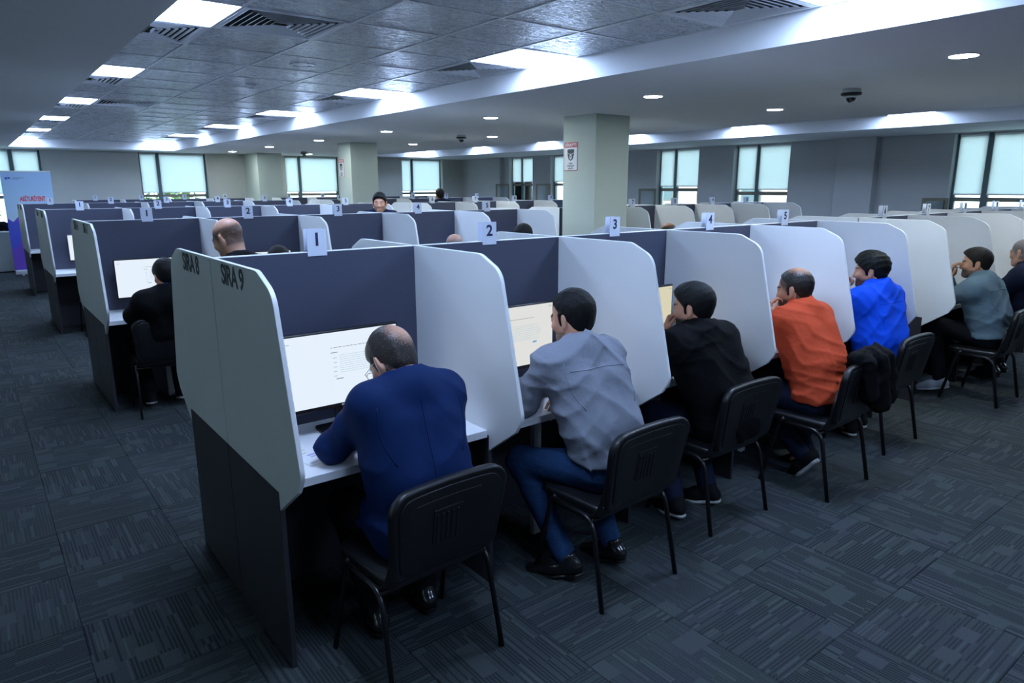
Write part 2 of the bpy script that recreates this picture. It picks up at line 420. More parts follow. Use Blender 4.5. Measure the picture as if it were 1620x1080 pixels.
for n, (x0, x1, y0, y1) in enumerate(vent_spots):
    cx, cy = (x0+x1)/2, (y0+y1)/2; w, h = (x1-x0)/2-.013, (y1-y0)/2-.013; key = (round(w, 3), round(h, 3))
    where = 'beside the left soffit' if cx < .6 else 'beside the white fascia' if cx > 2 else 'in the second tile column'
    order = ['behind the viewer', 'just behind the viewer', 'nearest', 'second', 'third', 'fourth', 'fifth', 'last'][min(7, max(0, int(round((cy-2.0)/2.748))+2))]
    t = empty('ceiling_vent', 'square louvred ceiling vent %s, %s in its line' % (where, order), 'vent', (cx, cy, HC), group='louvred vents in the tiled ceiling')
    if key not in vcache:
        def ring(bm, a, b, t_, z0, z1, tilt):
            # four sloping blades of one square ring
            o = [(-a, -b), (a, -b), (a, b), (-a, b)]; i2 = [(-a+t_, -b+t_), (a-t_, -b+t_), (a-t_, b-t_), (-a+t_, b-t_)]
            vo = [bm.verts.new((p[0], p[1], z0)) for p in o]; vi = [bm.verts.new((p[0], p[1], z1)) for p in i2]
            vo2 = [bm.verts.new((p[0], p[1], z0+.003)) for p in o]; vi2 = [bm.verts.new((p[0], p[1], z1+.003)) for p in i2]
            for k in range(4):
                q = (k+1) % 4
                bm.faces.new((vo[k], vo[q], vi[q], vi[k])); bm.faces.new((vo2[q], vo2[k], vi2[k], vi2[q]))
                bm.faces.new((vo[q], vo[k], vo2[k], vo2[q])); bm.faces.new((vi[k], vi[q], vi2[q], vi2[k]))
        bm = bmesh.new(); ring(bm, w, h, .03, -.006, -.004, 0); fr = mesh('vent_frame', bm); fr.materials.append(M['vent'])
        bl = []
        for k in range(7):
            q = .030+k*.040; bm = bmesh.new(); ring(bm, w-q, h-q, .010, -.006, .003, 0); me = mesh('louvre', bm); me.materials.append(M['vent']); bl.append(me)
        bk = box_me('duct', -w, w, -h, h, .016, .026); bk.materials.append(M['black_void']); vcache[key] = (fr, bl, bk)
    fr, bl, bk = vcache[key]
    link('frame', fr, parent=t); link('duct_box', bk, parent=t)
    for me in bl: link('louvre', me, parent=t)

# downlights, dome cameras, smoke detectors
bm = bmesh.new(); lathe(bm, [(0, -.004), (.088, -.004), (.088, .01), (0, .01)], 28); dl_d = mesh('disc', bm); dl_d.materials.append(M['down_light'])
bm = bmesh.new(); lathe(bm, [(.086, -.006), (.104, -.004), (.104, .004), (.086, .004), (.086, -.006)], 28); dl_r = mesh('rim', bm, True); dl_r.materials.append(M['rim'])
ordn = ['nearest', 'second nearest', 'third nearest', 'fourth nearest', 'fifth nearest', 'sixth nearest', 'farthest', 'last']
for x, ys, nm in ((4.66, [-.93, 1.76, 4.42, 7.2, 9.86, 12.56, 15.2], 'in the line left of the columns'), (6.70, [-1.0, 1.71, 4.43, 7.15, 9.9, 12.6, 15.4], 'in the line right of the columns')):
    for k, y in enumerate(ys):
        t = empty('round_downlight', 'round recessed downlight %s, %s' % (nm, ordn[k]), 'lamp', (x, y, HS), group='round downlights in the plain ceiling')
        link('diffuser', dl_d, parent=t); link('rim', dl_r, parent=t)
def dome_camera(x, y, label):
    t = empty('dome_camera', label, 'camera', (x, y, HS), group='dome cameras on the ceiling')
    bm = bmesh.new(); lathe(bm, [(0, 0), (.075, 0), (.078, -.03), (.084, -.034), (0, -.034)], 28); link('mount', mesh('mount', bm, True), M['camw'], t)
    bm = bmesh.new(); lathe(bm, [(0, -.034), (.088, -.034), (.086, -.052), (.06, -.058), (0, -.058)], 28); link('housing', mesh('housing', bm, True), M['blackp'], t)
    bm = bmesh.new(); lathe(bm, [(.045, -.056), (.045, -.075), (.038, -.098), (.022, -.113), (0, -.118)], 24); link('dome', mesh('dome', bm, True), M['glass_dark'], t)
    bm = bmesh.new(); lathe(bm, [(.0435, -.058), (.050, -.060), (.047, -.074), (.0435, -.076), (.0435, -.058)], 24); link('ring', mesh('ring', bm, True), M['camw'], t)
dome_camera(5.71, .34, 'black dome security camera on the ceiling, nearest and largest of three')
dome_camera(6.08, 7.2, 'black dome security camera on the ceiling between the two downlight lines')
dome_camera(6.05, 14.1, 'black dome security camera on the ceiling close to the far wall')
bm = bmesh.new(); lathe(bm, [(0, 0), (.052, 0), (.052, -.022), (.036, -.034), (0, -.036)], 24); sd = mesh('smoke', bm, True); sd.materials.append(M['camw'])
bm = bmesh.new(); lathe(bm, [(0, -.0345), (.026, -.0345), (.022, -.043), (0, -.044)], 20); sdk = mesh('sensor', bm, True); sdk.materials.append(M['vent'])
for x, y, l in ((1.765, 4.685, 'small round white smoke detector on the tiles, the nearer one'), (1.763, 13.28, 'small round white smoke detector on the tiles, the farther one')):
    t = empty('smoke_detector', l, 'smoke detector', (x, y, HC), group='smoke detectors'); link('base', sd, parent=t); link('sensor_cap', sdk, parent=t)
bm = bmesh.new(); lathe(bm, [(.092, -.001), (.112, -.001), (.112, -.006), (.092, -.006), (.092, -.001)], 28)
tag(link('ceiling_speaker', mesh('speaker', bm), M['ctile'], loc=(1.727, 3.18, HC-.002)), 'flush round speaker ring in a ceiling tile', 'speaker')

# walls with window openings
def wall_with_openings(name, axis, pos, thick, lo, hi, ops, m, z1=HS+.1):
    """axis 'y': wall runs along x at y=pos ; axis 'x': wall runs along y at x=pos; ops = [(a,b,z0,z1)]"""
    bm = bmesh.new(); cur = lo
    def B(a, b, za, zb):
        if b-a < 1e-4 or zb-za < 1e-4: return
        if axis == 'y': box(bm, a, b, pos, pos+thick, za, zb)
        else: box(bm, pos, pos+thick, a, b, za, zb)
    for a, b, za, zb in sorted(ops):
        B(cur, a, -.02, z1); B(a, b, -.02, za); B(a, b, zb, z1); cur = b
    B(cur, hi, -.02, z1); return struct(name, mesh(name, bm), m)
WZ0, WZ1 = .95, 2.60
far_w = [(-.95, .78), (2.79, 4.38), (6.45, 8.06), (10.13, 11.62)]
right_w = [(12.90, 14.02), (11.00, 12.12), (9.20, 10.32), (7.05, 8.27), (4.84, 6.15), (.30, 1.90), (-2.2, -.6)]
wall_with_openings('wall_far', 'y', YF, .30, XL, XR+.3, [(a, b, WZ0, WZ1+.03) for a, b in far_w], M['wall_l'])
wall_with_openings('wall_right', 'x', XR, .30, YN, YF, [(a, b, WZ0, WZ1+.03) for a, b in right_w], M['wall'])
left_added_w = [(-2.6, -1.2), (1.3, 2.7), (5.2, 6.6), (9.1, 10.5)]  # unseen windows, added so daylight reaches the row end panels and left soffit
wall_with_openings('wall_left', 'x', XL-.30, .30, YN, YF+.3, [(a, b, WZ0, WZ1+.03) for a, b in left_added_w], M['wall_l'])
struct('wall_near', box_me('wn', XL, XR+.3, YN-.15, YN, -.02, HS+.1), M['wall_l'])
struct('baseboard_far', box_me('bf', XL, XR, YF-.012, YF, 0, .09), M['frame']); struct('baseboard_left', box_me('bl', XL, XL+.012, YN, YF, 0, .09), M['frame'])
wi = [0]
def window(axis, a, b, split, blind_z, sash=False, pos=None):
    wi[0] += 1
    t = bpy.data.objects.new('window_%d' % wi[0], None); C.objects.link(t); t['kind'] = 'structure'
    d = .17; fw = .06
    if axis == 'y': t.location = ((a+b)/2, YF+d, 0)
    elif axis == 'x': t.location = (XR+d, (a+b)/2, 0); t.rotation_euler = (0, 0, -PI/2)
    else: t.location = (XL-d, (a+b)/2, 0); t.rotation_euler = (0, 0, PI/2)
    # local: x along the wall, y outwards.  For the right wall local +x is world -y
    h = (b-a)/2; s = split
    def bx_(name, x0, x1, y0, y1, z0, z1, m, **k): return link(name, box_me(name, x0, x1, y0, y1, z0, z1, **k), m, t)
    bm = bmesh.new()
    for q in ((-h, -h+fw, WZ0, WZ1+.03), (h-fw, h, WZ0, WZ1+.03), (-h, h, WZ1-.02, WZ1+.03)): box(bm, q[0], q[1], -.03, .03, q[2], q[3])
    link('window_frame', mesh('wf', bm), M['frame'], t)
    bx_('mullion', s-.052, s+.052, -.035, .03, WZ0, WZ1, M['frame'])
    for z in (blind_z-.13, WZ0): bx_('transom', -h, h, -.028, .032, z, z+.07, M['frame_b'])
    bx_('windowsill', -h+.001, h-.001, -d+.004, -.03, WZ0, WZ0+.02, M['edge'])
    for x0, x1 in ((-h+fw, s-.052), (s+.052, h-fw)):
        bx_('pane', x0, x1, .0, .006, WZ0+.06, blind_z-.13, M['glass']); bx_('pane', x0, x1, .0, .006, blind_z-.06, WZ1-.02, M['glass'])
        bl = bx_('roller_blind', x0-.012, x1+.012, -.052, -.050, blind_z, WZ1+.01, M['blind'])
        link('bottom_bar', box_me('bar', x0-.012, x1+.012, -.058, -.044, blind_z-.022, blind_z), M['tbar'], bl)
        bm = bmesh.new(); tube(bm, [(x0-.012, -.055, WZ1+.005), (x1+.012, -.055, WZ1+.005)], .022, 12); link('roller', mesh('roller', bm), M['tbar'], bl)
    if sash:
        # casement swung inwards at the edge away from the viewer
        sh = link('open_sash', None, None, t); sh.location = (-h+.01, -.16, 0); sh.rotation_euler = (0, 0, math.radians(-128))
        bm = bmesh.new(); wd, z0, z1 = .42, WZ0+.05, blind_z-.07
        for q in ((0, .05, z0, z1), (wd-.05, wd, z0, z1), (.05, wd-.05, z0, z0+.05), (.05, wd-.05, z1-.05, z1)): box(bm, q[0], q[1], -.025, .025, q[2], q[3])
        link('sash_frame', mesh('sf', bm), M['frame_b'], sh); link('pane', box_me('sp', .05, wd-.05, -.003, .003, z0+.05, z1-.05), M['glass'], sh)
    return t
for (a, b), s in zip(far_w, (.30, -.35, -.36, -.33)): window('y', a, b, s, 1.675)
for (a, b), s, bz in zip(right_w, (-.07, -.07, -.07, -.13, -.13, -.30, -.3), (1.93, 1.93, 1.90, 1.80, 1.73, 1.655, 1.655)): window('x', a, b, s, bz, sash=(bz not in (1.73, 1.90)))
for a, b in left_added_w: window('-x', a, b, -.2, 1.20)
# pilasters
def pil(name, x0, x1, y0, y1, m): return struct(name, box_me(name, x0, x1, y0, y1, 0, HS, bev=.004), m)
pil('trim_7', 5.33, 5.98, 15.45, YF, M['column']); pil('trim_8', XR-.16, XR+.01, 3.10, 3.80, M['wall']); pil('trim_9', XR-.14, XR+.01, 14.30, 14.95, M['wall'])
# free standing columns
def column(x, y, s, n):
    return struct('column', box_me('column', x, x+s, y, y+s, 0, HS, bev=.006, seg=2), M['column'])
col1 = column(5.36, 3.235, .585, 1); col2 = column(5.36, 10.03, .585, 2)
for k, (o, l) in enumerate(((col1, 1), (col2, 2))): o.name = 'wall_column' if k == 0 else 'wall_column.001'
def column_sign(y, label):
    # on the face looking left (x = 5.36): width runs along y
    t = empty('warning_sign', label, 'sign', (5.36, y, 2.16), -PI/2, group='camera warning signs on the columns')
    w, h = .122, .172; fy = -.006
    link('backing', box_me('bk', -w, w, fy, -.0005, -h, h, bev=.002), M['redp'], t)
    link('board', box_me('bd', -w+.006, w-.006, fy-.001, fy, -h+.006, h-.062), M['skin_plate'], t)
    link('header_text', text_me('DİQQƏT!', .046, .0006, .0012), M['text_w'], t, (0, fy-.0015, h-.032), (PI/2, 0, 0))
    pts = fillet([(-.062, .075), (-.05, .088), (.05, .088), (.062, .075), (.058, .02), (.035, -.035), (0, -.052), (-.035, -.035), (-.058, .02)], [0]*9)
    bm = bmesh.new(); prism(bm, pts, 1, fy-.0022, fy-.001); link('shield_emblem', mesh('sh', bm), M['ink_g'], t)
    bm = bmesh.new()
    arc = [(.060*math.sin(a), .050-.018*math.cos(a*1.2)) for a in np.linspace(-1.2, 1.2, 9)]
    prism(bm, arc+[(p[0], p[1]-.006) for p in arc[::-1]], 1, fy-.003, fy-.0022); link('emblem_band', mesh('band', bm), M['skin_plate'], t)
    el = [(.019*math.cos(a), .0-.004+.033*math.sin(a)) for a in np.linspace(0, 2*PI, 17)[:-1]]
    bm = bmesh.new(); prism(bm, el, 1, fy-.003, fy-.0022); link('emblem_lens', mesh('lens', bm), M['skin_plate'], t)
    bm = bmesh.new(); prism(bm, [(p[0]*.32, p[1]*.4) for p in el], 1, fy-.0038, fy-.003); link('emblem_pupil', mesh('pup', bm), M['ink_g'], t)
    for k, s in enumerate(('video', 'müşahidə', 'aparılır')):
        link('caption_text', text_me(s, .032, .0005, .0006), M['ink_g'], t, (0, fy-.0012, -.083-k*.030), (PI/2, 0, 0))
column_sign(3.67, 'red headed camera warning sign on the near column'); column_sign(10.47, 'red headed camera warning sign on the farther column')

# ------------------------------------------------------------------ exam booths
BW, BH, RP = .934, 1.522, 3.90
prof = fillet([(0, BH), (-.56, BH), (-.70, 1.46), (-.845, .86), (-.80, .79), (-.612, .655), (-.612, .727), (0, .727)], [0, .10, .10, .06, .03, 0, 0, 0], 8)
prof = [(-.0040, z) if y == 0 else (y, z) for y, z in prof]
def booth_meshes(sgn):
    """meshes of a booth unit facing -y (sgn=1) or +y (sgn=-1); local origin = spine line, left end, floor"""
    Y = lambda y: y*sgn
    def bxs(name, x0, x1, y0, y1, z0, z1, m, bev=0.):
        a, b = sorted((Y(y0), Y(y1))); me = box_me(name, x0, x1, a, b, z0, z1, bev=bev); me.materials.append(m); return me
    out = {}
    out['back_panel'] = bxs('back_panel', .0105, BW-.0105, -.018, -.0012, .728, BH-.004, M['slate'])
    out['lower_back'] = bxs('lower_back', .0105, BW-.0105, -.018, -.0012, .0, .727, M['dark'])
    out['back_edge'] = bxs('back_edge', .0105, BW-.0105, -.0185, -.0010, BH-.0035, BH-.001, M['edge'])
    bm = bmesh.new(); prism(bm, [(Y(a), b) for a, b in prof], 0, -.009, .009, bev=.0025, seg=2)
    me = mesh('divider', bm); me.materials.append(M['white']); out['divider'] = me
    out['support_panel'] = bxs('support_panel', -.010, .010, -.612, -.0030, 0, .7265, M['dark'], .0015)
    out['joint'] = bxs('joint', -.0065, .0065, -.0045, -.0002, .0, BH-.004, M['ink_g'])
    out['desktop'] = bxs('desktop', .0105, BW-.0105, -.605, -.019, .716, .75, M['desk'], .0015)
    out['desk_leg'] = bxs('desk_leg', BW/2-.025, BW/2+.025, -.385, -.355, .0, .7155, M['leg_white'], .002)
    return out
BM = {1: booth_meshes(1), -1: booth_meshes(-1)}
NW = ['zero', 'one', 'two', 'three', 'four', 'five', 'six', 'seven', 'eight', 'nine', 'ten']
row_nm = ['front row', 'second row', 'third row', 'fourth row', 'last row']
def booth(r, x, num, side, first, sira=None, divider=True):
    y = RP*r if r < 4 else 15.25
    if side == 1: lab = 'white sided exam booth with slate back panel under plate %s of the %s' % (NW[num], row_nm[r])
    else: lab = 'rear facing exam booth backing onto the %s booth with plate %s' % (row_nm[r], NW[num])
    t = empty('exam_booth', lab, 'booth', (x, y, 0), group='back to back exam booths in rows')
    mm = BM[side]
    link('back_panel', mm['back_panel'], parent=t); link('back_panel_edge', mm['back_edge'], parent=t); link('lower_back_panel', mm['lower_back'], parent=t)
    link('desktop', mm['desktop'], parent=t)
    if side == 1 or r == 0: link('desk_leg', mm['desk_leg'], parent=t)
    for xx, on in ((0, first), (BW, divider)):
        if not on: continue
        d = link('side_panel', mm['divider'], parent=t, loc=(xx, 0, 0)); link('support_panel', mm['support_panel'], parent=t, loc=(xx, 0, 0))
        link('joint_strip', mm['joint'], parent=t, loc=(xx, 0, 0))
        if xx == 0 and sira:
            link('row_text', text_me('SIRA %d' % sira, .108, .0004, .0024, spacing=.92), M['ink_g'], d,
                 (-.0096, -.285 if side == 1 else .315, 1.468), (PI/2, 0, -PI/2))
    return t
A0, B0 = 0., 5.39
for r in range(5):
    y = RP*r if r < 4 else 15.25
    xa = [0, 0, 0, 0, 1.15][r]; na = 5 if r < 4 else 4
    for side in ((1, -1) if r < 4 else (1,)):
        s = {1: [9, 7, 5, 3, 1], -1: [8, 6, 4, 2, 0]}[side][r]
        for k in range(na): booth(r, xa+k*BW, k+1, side, k == 0, s if k == 0 else None)
        xb = B0 if r < 4 else xa+4*BW+.69
        for k in range(5):
            if r == 1 and side == 1 and k == 0:
                # the near column stands in this place: only its end panel and back remain
                t = empty('exam_booth', 'cut short exam booth behind the near column in the second row', 'booth', (xb, y, 0), group='back to back exam booths in rows')
                link('back_panel', BM[1]['back_panel'], parent=t); link('lower_back_panel', BM[1]['lower_back'], parent=t); link('back_panel_edge', BM[1]['back_edge'], parent=t)
                link('side_panel', BM[1]['divider'], parent=t, loc=(BW, 0, 0)); link('support_panel', BM[1]['support_panel'], parent=t, loc=(BW, 0, 0)); continue
            booth(r, xb+k*BW, k+na+1, side, k == 0)
# number plates standing on the back panels
bm = bmesh.new(); box(bm, -.044, .044, -.0215, -.0195, -.020, .096, bev=.0006); plate = mesh('plate', bm); plate.materials.append(M['sign'])
bm = bmesh.new(); box(bm, -.044, .044, -.0195, .0195, .0005, .0025); box(bm, -.044, .044, .0195, .0215, -.020, .096, bev=.0006); clip = mesh('clip', bm); clip.materials.append(M['sign'])
digits = {}
def number_plate(r, x, n, y):
    t = empty('number_plate', 'clear plate with the numeral %s on the %s back panel' % (NW[n], row_nm[r]), 'number sign', (x, y, BH), math.radians(rnd.uniform(-2, 2)), group='number plates on the booths')
    link('plate', plate, parent=t); link('clip', clip, parent=t)
    if n not in digits:
        digits[n] = text_me(str(n), .078, .0005, .0020); digits[n].materials.append(M['ink'])
    link('numeral', digits[n], parent=t, loc=(0, -.0222, .050), rot=(PI/2, 0, 0))
for r in range(5):
    y = RP*r if r < 4 else 15.25; xa = [0, 0, 0, 0, 1.15][r]; na = 5 if r < 4 else 4; xb = B0 if r < 4 else xa+4*BW+.69
    for k in range(na+5):
        if r == 1 and k == 5: continue
        x = (xa+(k+.47)*BW) if k < na else xb+(k-na+.47)*BW
        if r == 0 and k == 0: x = .437
        if r == 1: x += [.06, .0, -.02, -.0, .02, 0, 0, 0, 0, 0][k]
        number_plate(r, x, k+1, y)

# ------------------------------------------------------------------ monitors and desk things
scr = {'w': emit('screen_white', (.80, .89, 1.0), SCREEN_L), 'g': emit('screen_grey_white', (.82, .82, .80), SCREEN_L*.92), 'c': emit('screen_cream', (.82, .77, .56), SCREEN_L*.85)}
M['txt_t'] = emit('screen_text_teal', (.45, .72, .80), SCREEN_L*.8); M['txt_g'] = emit('screen_text_grey', (.30, .34, .42), SCREEN_L*.8); M['txt_b'] = emit('screen_button_blue', (.12, .47, .80), SCREEN_L*.8)
def monitor_meshes():
    o = {}
    bm = bmesh.new(); box(bm, -.275, .275, -.0, .030, .0, .345, bev=.004); o['housing'] = mesh('housing', bm)
    bm = bmesh.new(); box(bm, -.10, .10, .030, .055, .08, .27, bev=.01); o['rear_cover'] = mesh('rc', bm)
    o['screen'] = box_me('screen', -.266, .266, -.0012, 0, .020, .336)
    bm = bmesh.new(); box(bm, -.028, .028, .030, .050, -.095, .16, bev=.004); o['stand_neck'] = mesh('neck', bm)
    bm = bmesh.new(); prism(bm, fillet([(-.12, -.075), (.12, -.075), (.105, .10), (-.105, .10)], [.02]*4), 2, -.107, -.095, bev=.002); o['stand_base'] = mesh('base', bm)
    return o
MMesh = monitor_meshes()
for k, v in MMesh.items():
    if k != 'screen': v.materials.append(M['blackp'])
MMesh_logo = text_me('DELL', .011, .0002, .0004); MMesh_logo.materials.append(M['text_w'])
def lines_me(specs, y=-.0016):
    bm = bmesh.new()
    for x0, x1, z0, z1 in specs: box(bm, x0, x1, y, y+.0003, z0, z1)
    return mesh('page', bm)
def page_rows(seed):
    g = random.Random(seed); L1, L2, L3 = [], [], []
    x = -.05
    while x < .13: w = g.uniform(.008, .02); L1.append((x, x+w, .268, .2705)); x += w+.004
    L1.append((-.252, -.228, .306, .308)); L1.append((-.05, -.018, .246, .249)); L1.append((-.03, .002, .128, .132))
    for k in range(9):
        x = -.01; z = .232-k*.0095; e = g.uniform(.14, .19)
        while x < e: w = g.uniform(.007, .022); L2.append((x, min(x+w, e), z, z+.0016)); x += w+.003
    for k in range(5): L2.append((-.04, -.024, .222-k*.02, .225-k*.02))
    L3.append((.128, .155, .135, .143)); L1.append((.24, .246, .318, .322)); L1.append((.25, .256, .318, .322))
    return lines_me(L1), lines_me(L2), lines_me(L3)
def monitor(x, y, label, s='w', seed=1, rz=0.):
    t = empty('monitor', label, 'monitor', (x, y, .857), rz, group='desktop monitors in the booths')
    for k in ('housing', 'rear_cover', 'stand_neck', 'stand_base'): link(k, MMesh[k], parent=t)
    sm = MMesh['screen'].copy(); sm.materials.clear(); sc = link('screen', sm, scr[s], t)
    a, b, c = page_rows(seed)
    link('page_text', a, M['txt_g'], sc); link('page_paragraph', b, M['txt_t'], sc); link('page_button', c, M['txt_b'], sc)
    link('logo_text', MMesh_logo, parent=t, loc=(0, -.0006, .0105), rot=(PI/2, 0, 0))
MY = -.205
MON = [(0, .440, 'w', 0, 'wide monitor with a white page in front of the man in the blue suit'), (0, 1.385, 'g', 0, 'monitor with an off white page in front of the man in the grey shirt'),
       (0, 2.375, 'c', 0, 'monitor with a cream page in front of the man in the black sweater'), (0, 3.32, 'w', 0, 'monitor hidden in the booth of the man in orange'),
       (0, 4.23, 'w', 0, 'monitor hidden in the booth of the man in bright blue'), (0, 5.86, 'w', 0, 'monitor in the booth of the man in the teal grey shirt'), (0, 6.79, 'w', 0, 'monitor in the booth at the right edge'),
       (1, .44, 'w', 0, 'bright monitor in the first booth of the second row'), (1, 1.42, 'w', 0, 'monitor in the second booth of the second row'), (2, .50, 'w', 0, 'small bright monitor in the first booth of the third row')]
for k, (r, x, s, _, l) in enumerate(MON): monitor(x, RP*r+MY, l, s, k+1)
def keyboard_mesh():
    bm = bmesh.new(); box(bm, -.22, .22, -.065, .065, 0, .014, bev=.003); base = mesh('case', bm); base.materials.append(M['blackp'])
    bm = bmesh.new()
    for j in range(6):
        for i in range(22 if j != 0 else 1):
            x = -.212+i*.0193; y = -.058+j*.0195
            if j == 0:
                for a, b in ((-.212, -.15), (-.145, -.09), (-.085, .045), (.05, .11), (.115, .208)): box(bm, a, b, y, y+.016, .0135, .019, bev=.0015)
            else: box(bm, x, x+.0165, y, y+.016, .0135, .019)
    keys = mesh('keys', bm); keys.materials.append(M['key']); return base, keys
KB = keyboard_mesh()
def keyboard(x, y, l, rz=0.):
    t = empty('keyboard', l, 'keyboard', (x, y, .7505), rz, group='black keyboards on the desks'); link('case', KB[0], parent=t); link('keycaps', KB[1], parent=t, kind='stuff')
for x, y, l, rz in ((.52, -.335, 'black keyboard under the arms of the man in the blue suit', .06), (1.50, -.30, 'black keyboard beside the arm of the man in the grey shirt', .0), (2.42, -.36, 'black keyboard in the booth of the man in black', 0),
                    (3.36, -.36, 'black keyboard in the booth of the man in orange', 0), (4.25, -.36, 'black keyboard in the booth of the man in blue', 0), (.56, RP-.33, 'black keyboard in the first booth of the second row', 0)):
    keyboard(x, y, l, rz)
def sheet(name, x, y, w, h, rz, label, marks=()):
    t = empty(name, label, 'paper', (x, y, .7505), rz)
    link('sheet', box_me('sh', -w/2, w/2, -h/2, h/2, 0, .0008), M['paper'], t)
    for kind, pts in marks:
        bm = bmesh.new()
        if kind == 'y': tube(bm, pts, .0012, 6)
        else: box(bm, *pts, .0008, .0012)
        link('print' if kind != 'y' else 'yellow_loop', mesh('mark', bm), M['yellow'] if kind == 'y' else M['lilac'], t)
sheet('paper_sheet', .215, -.40, .15, .21, .12, 'printed sheet with a yellow loop on the front desk by the blue suit elbow',
      (('y', [(-.05+.035*math.cos(a)*1.2, .055+.022*math.sin(a)*(1+.3*math.cos(a)), .0025) for a in np.linspace(.3, 5.6, 16)]), ('b', (-.03, .01, .0, .012)), ('b', (-.025, .005, -.02, -.012)), ('b', (-.06, .04, -.075, -.072))))
sheet('paper_sheet', 1.16, -.50, .10, .14, -.1, 'small printed slip beside the elbow of the man in the grey shirt', (('b', (-.02, .02, -.02, .005)),))
sheet('paper_sheet', .15, RP-.30, .15, .21, .3, 'folded sheet on the first desk of the second row', ())
sheet('paper_sheet', .14, 2*RP-.35, .20, .28, .05, 'sheet on the first desk of the third row', ())
bm = bmesh.new(); tube(bm, [(-.04, 0, .012), (.0, .01, .012), (.04, .0, .012)], [.006, .011, .007], 10)
tag(link('eraser', mesh('er', bm, True), mat('purple_rubber', (.10, .03, .14), .5), loc=(.225, RP-.44, .7505)), 'dark purple stub lying on the first desk of the second row', 'stationery')

# ------------------------------------------------------------------ chairs
def chair_meshes():
    o = {}
    pts = fillet([(-.225, -.165), (.225, -.165), (.24, .21), (-.24, .21)], [.05, .05, .06, .06])
    bm = bmesh.new(); prism(bm, pts, 2, .405, .455, bev=.016, seg=3)
    for v in bm.verts:
        if v.co.z > .44: v.co.z += .010*(1-(v.co.x/.24)**2)*(1-(v.co.y/.21)**2)
    o['seat'] = mesh('seat', bm, True)
    # backrest: curved padded slab, y is its thickness; leaning back
    def bend(bm):
        for v in bm.verts:
            v.co.y += .052-.45*v.co.x**2; v.co.y -= (v.co.z-.50)*.16
    pb = fillet([(-.225, .445), (.225, .445), (.258, .805), (-.258, .805)], [.06, .06, .075, .075], 7)
    bm = bmesh.new(); prism(bm, pb, 1, -.245, -.205, bev=.014, seg=3)
    bmesh.ops.bisect_plane(bm, geom=bm.verts[:]+bm.edges[:]+bm.faces[:], plane_co=(0, 0, 0), plane_no=(1, 0, 0))
    for xx in (-.15, -.08, .08, .15): bmesh.ops.bisect_plane(bm, geom=bm.verts[:]+bm.edges[:]+bm.faces[:], plane_co=(xx, 0, 0), plane_no=(1, 0, 0))
    bend(bm); o['backrest'] = mesh('backrest', bm, True)
    bm = bmesh.new()
    shell = fillet([(-.20, .47), (.20, .47), (.228, .78), (-.228, .78)], [.05, .05, .06, .06], 6)
    prism(bm, shell, 1, -.251, -.244, bev=.004, seg=2)
    for xx in (-.15, -.08, 0, .08, .15): bmesh.ops.bisect_plane(bm, geom=bm.verts[:]+bm.edges[:]+bm.faces[:], plane_co=(xx, 0, 0), plane_no=(1, 0, 0))
    bend(bm); o['back_shell'] = mesh('back_shell', bm, True)
    bm = bmesh.new()
    for xx in (-.048, -.026, -.004, .018, .040): box(bm, xx-.0045, xx+.0045, -.2545, -.250, .555, .675, bev=.0015)
    box(bm, -.066, .058, -.2545, -.250, .690, .696, bev=.001); box(bm, -.066, -.060, -.2545, -.250, .56, .69); box(bm, -.15, .13, -.2540, -.250, .735, .741, bev=.001)
    for xx in (-.1, 0, .05, .1): bmesh.ops.bisect_plane(bm, geom=bm.verts[:]+bm.edges[:]+bm.faces[:], plane_co=(xx, 0, 0), plane_no=(1, 0, 0))
    bend(bm); o['back_ribs'] = mesh('ribs', bm)
    for s, n in ((-1, 'l'), (1, 'r')):
        bm = bmesh.new(); tube(bm, smooth_path([(s*.258, .215, .0), (s*.238, .13, .395), (s*.236, .10, .43)], .03), .0125, 10, .8); o['front_leg_'+n] = mesh('leg', bm, True)
        bm = bmesh.new(); tube(bm, smooth_path([(s*.250, -.215, .0), (s*.238, -.135, .405), (s*.236, .14, .400)], .075), .0125, 10, .8); o['rear_leg_'+n] = mesh('leg', bm, True)
        bm = bmesh.new(); tube(bm, smooth_path([(s*.232, .10, .415), (s*.226, -.13, .40), (s*.215, -.168, .48), (s*.195, -.188, .66)], .06), .010, 10); o['upright_'+n] = mesh('up', bm, True)
    bm = bmesh.new(); tube(bm, [(-.236, -.125, .392), (.236, -.125, .392)], .009, 10); o['cross_bar'] = mesh('cb', bm, True)
    bm = bmesh.new(); tube(bm, [(-.236, .12, .392), (.236, .12, .392)], .009, 10); o['cross_bar2'] = mesh('cb', bm, True)
    for k, v in o.items(): v.materials.append(M['blacksoft'] if k in ('seat', 'backrest') else M['blackp'] if k in ('back_shell', 'back_ribs') else M['blackm'])
    return o
CM = chair_meshes()
def chair(x, y, rz, label):
    t = empty('visitor_chair', label, 'chair', (x, y, 0), rz, group='black visitor chairs')
    for k, n in (('seat', 'seat'), ('backrest', 'backrest'), ('cross_bar', 'cross_bar'), ('cross_bar2', 'cross_bar'), ('front_leg_l', 'leg'), ('front_leg_r', 'leg'), ('rear_leg_l', 'leg'), ('rear_leg_r', 'leg'), ('upright_l', 'back_upright'), ('upright_r', 'back_upright')):
        o = link(n, CM[k], parent=t)
        if k == 'backrest': s = link('back_shell', CM['back_shell'], parent=o); link('shell_ribs', CM['back_ribs'], parent=o)
    return t
R_ = math.radians
chair(.440, -.795, R_(3), 'black visitor chair under the man in the navy blue suit')
chair(1.415, -.875, R_(1), 'black visitor chair under the man in the grey shirt and jeans')
chair(2.35, -.765, R_(-1), 'black visitor chair under the man in the black sweater')
chair(3.21, -.93, R_(1), 'black visitor chair with a jacket hung on it under the man in orange')
chair(4.205, -.81, R_(0), 'black visitor chair under the man in the bright blue shirt')
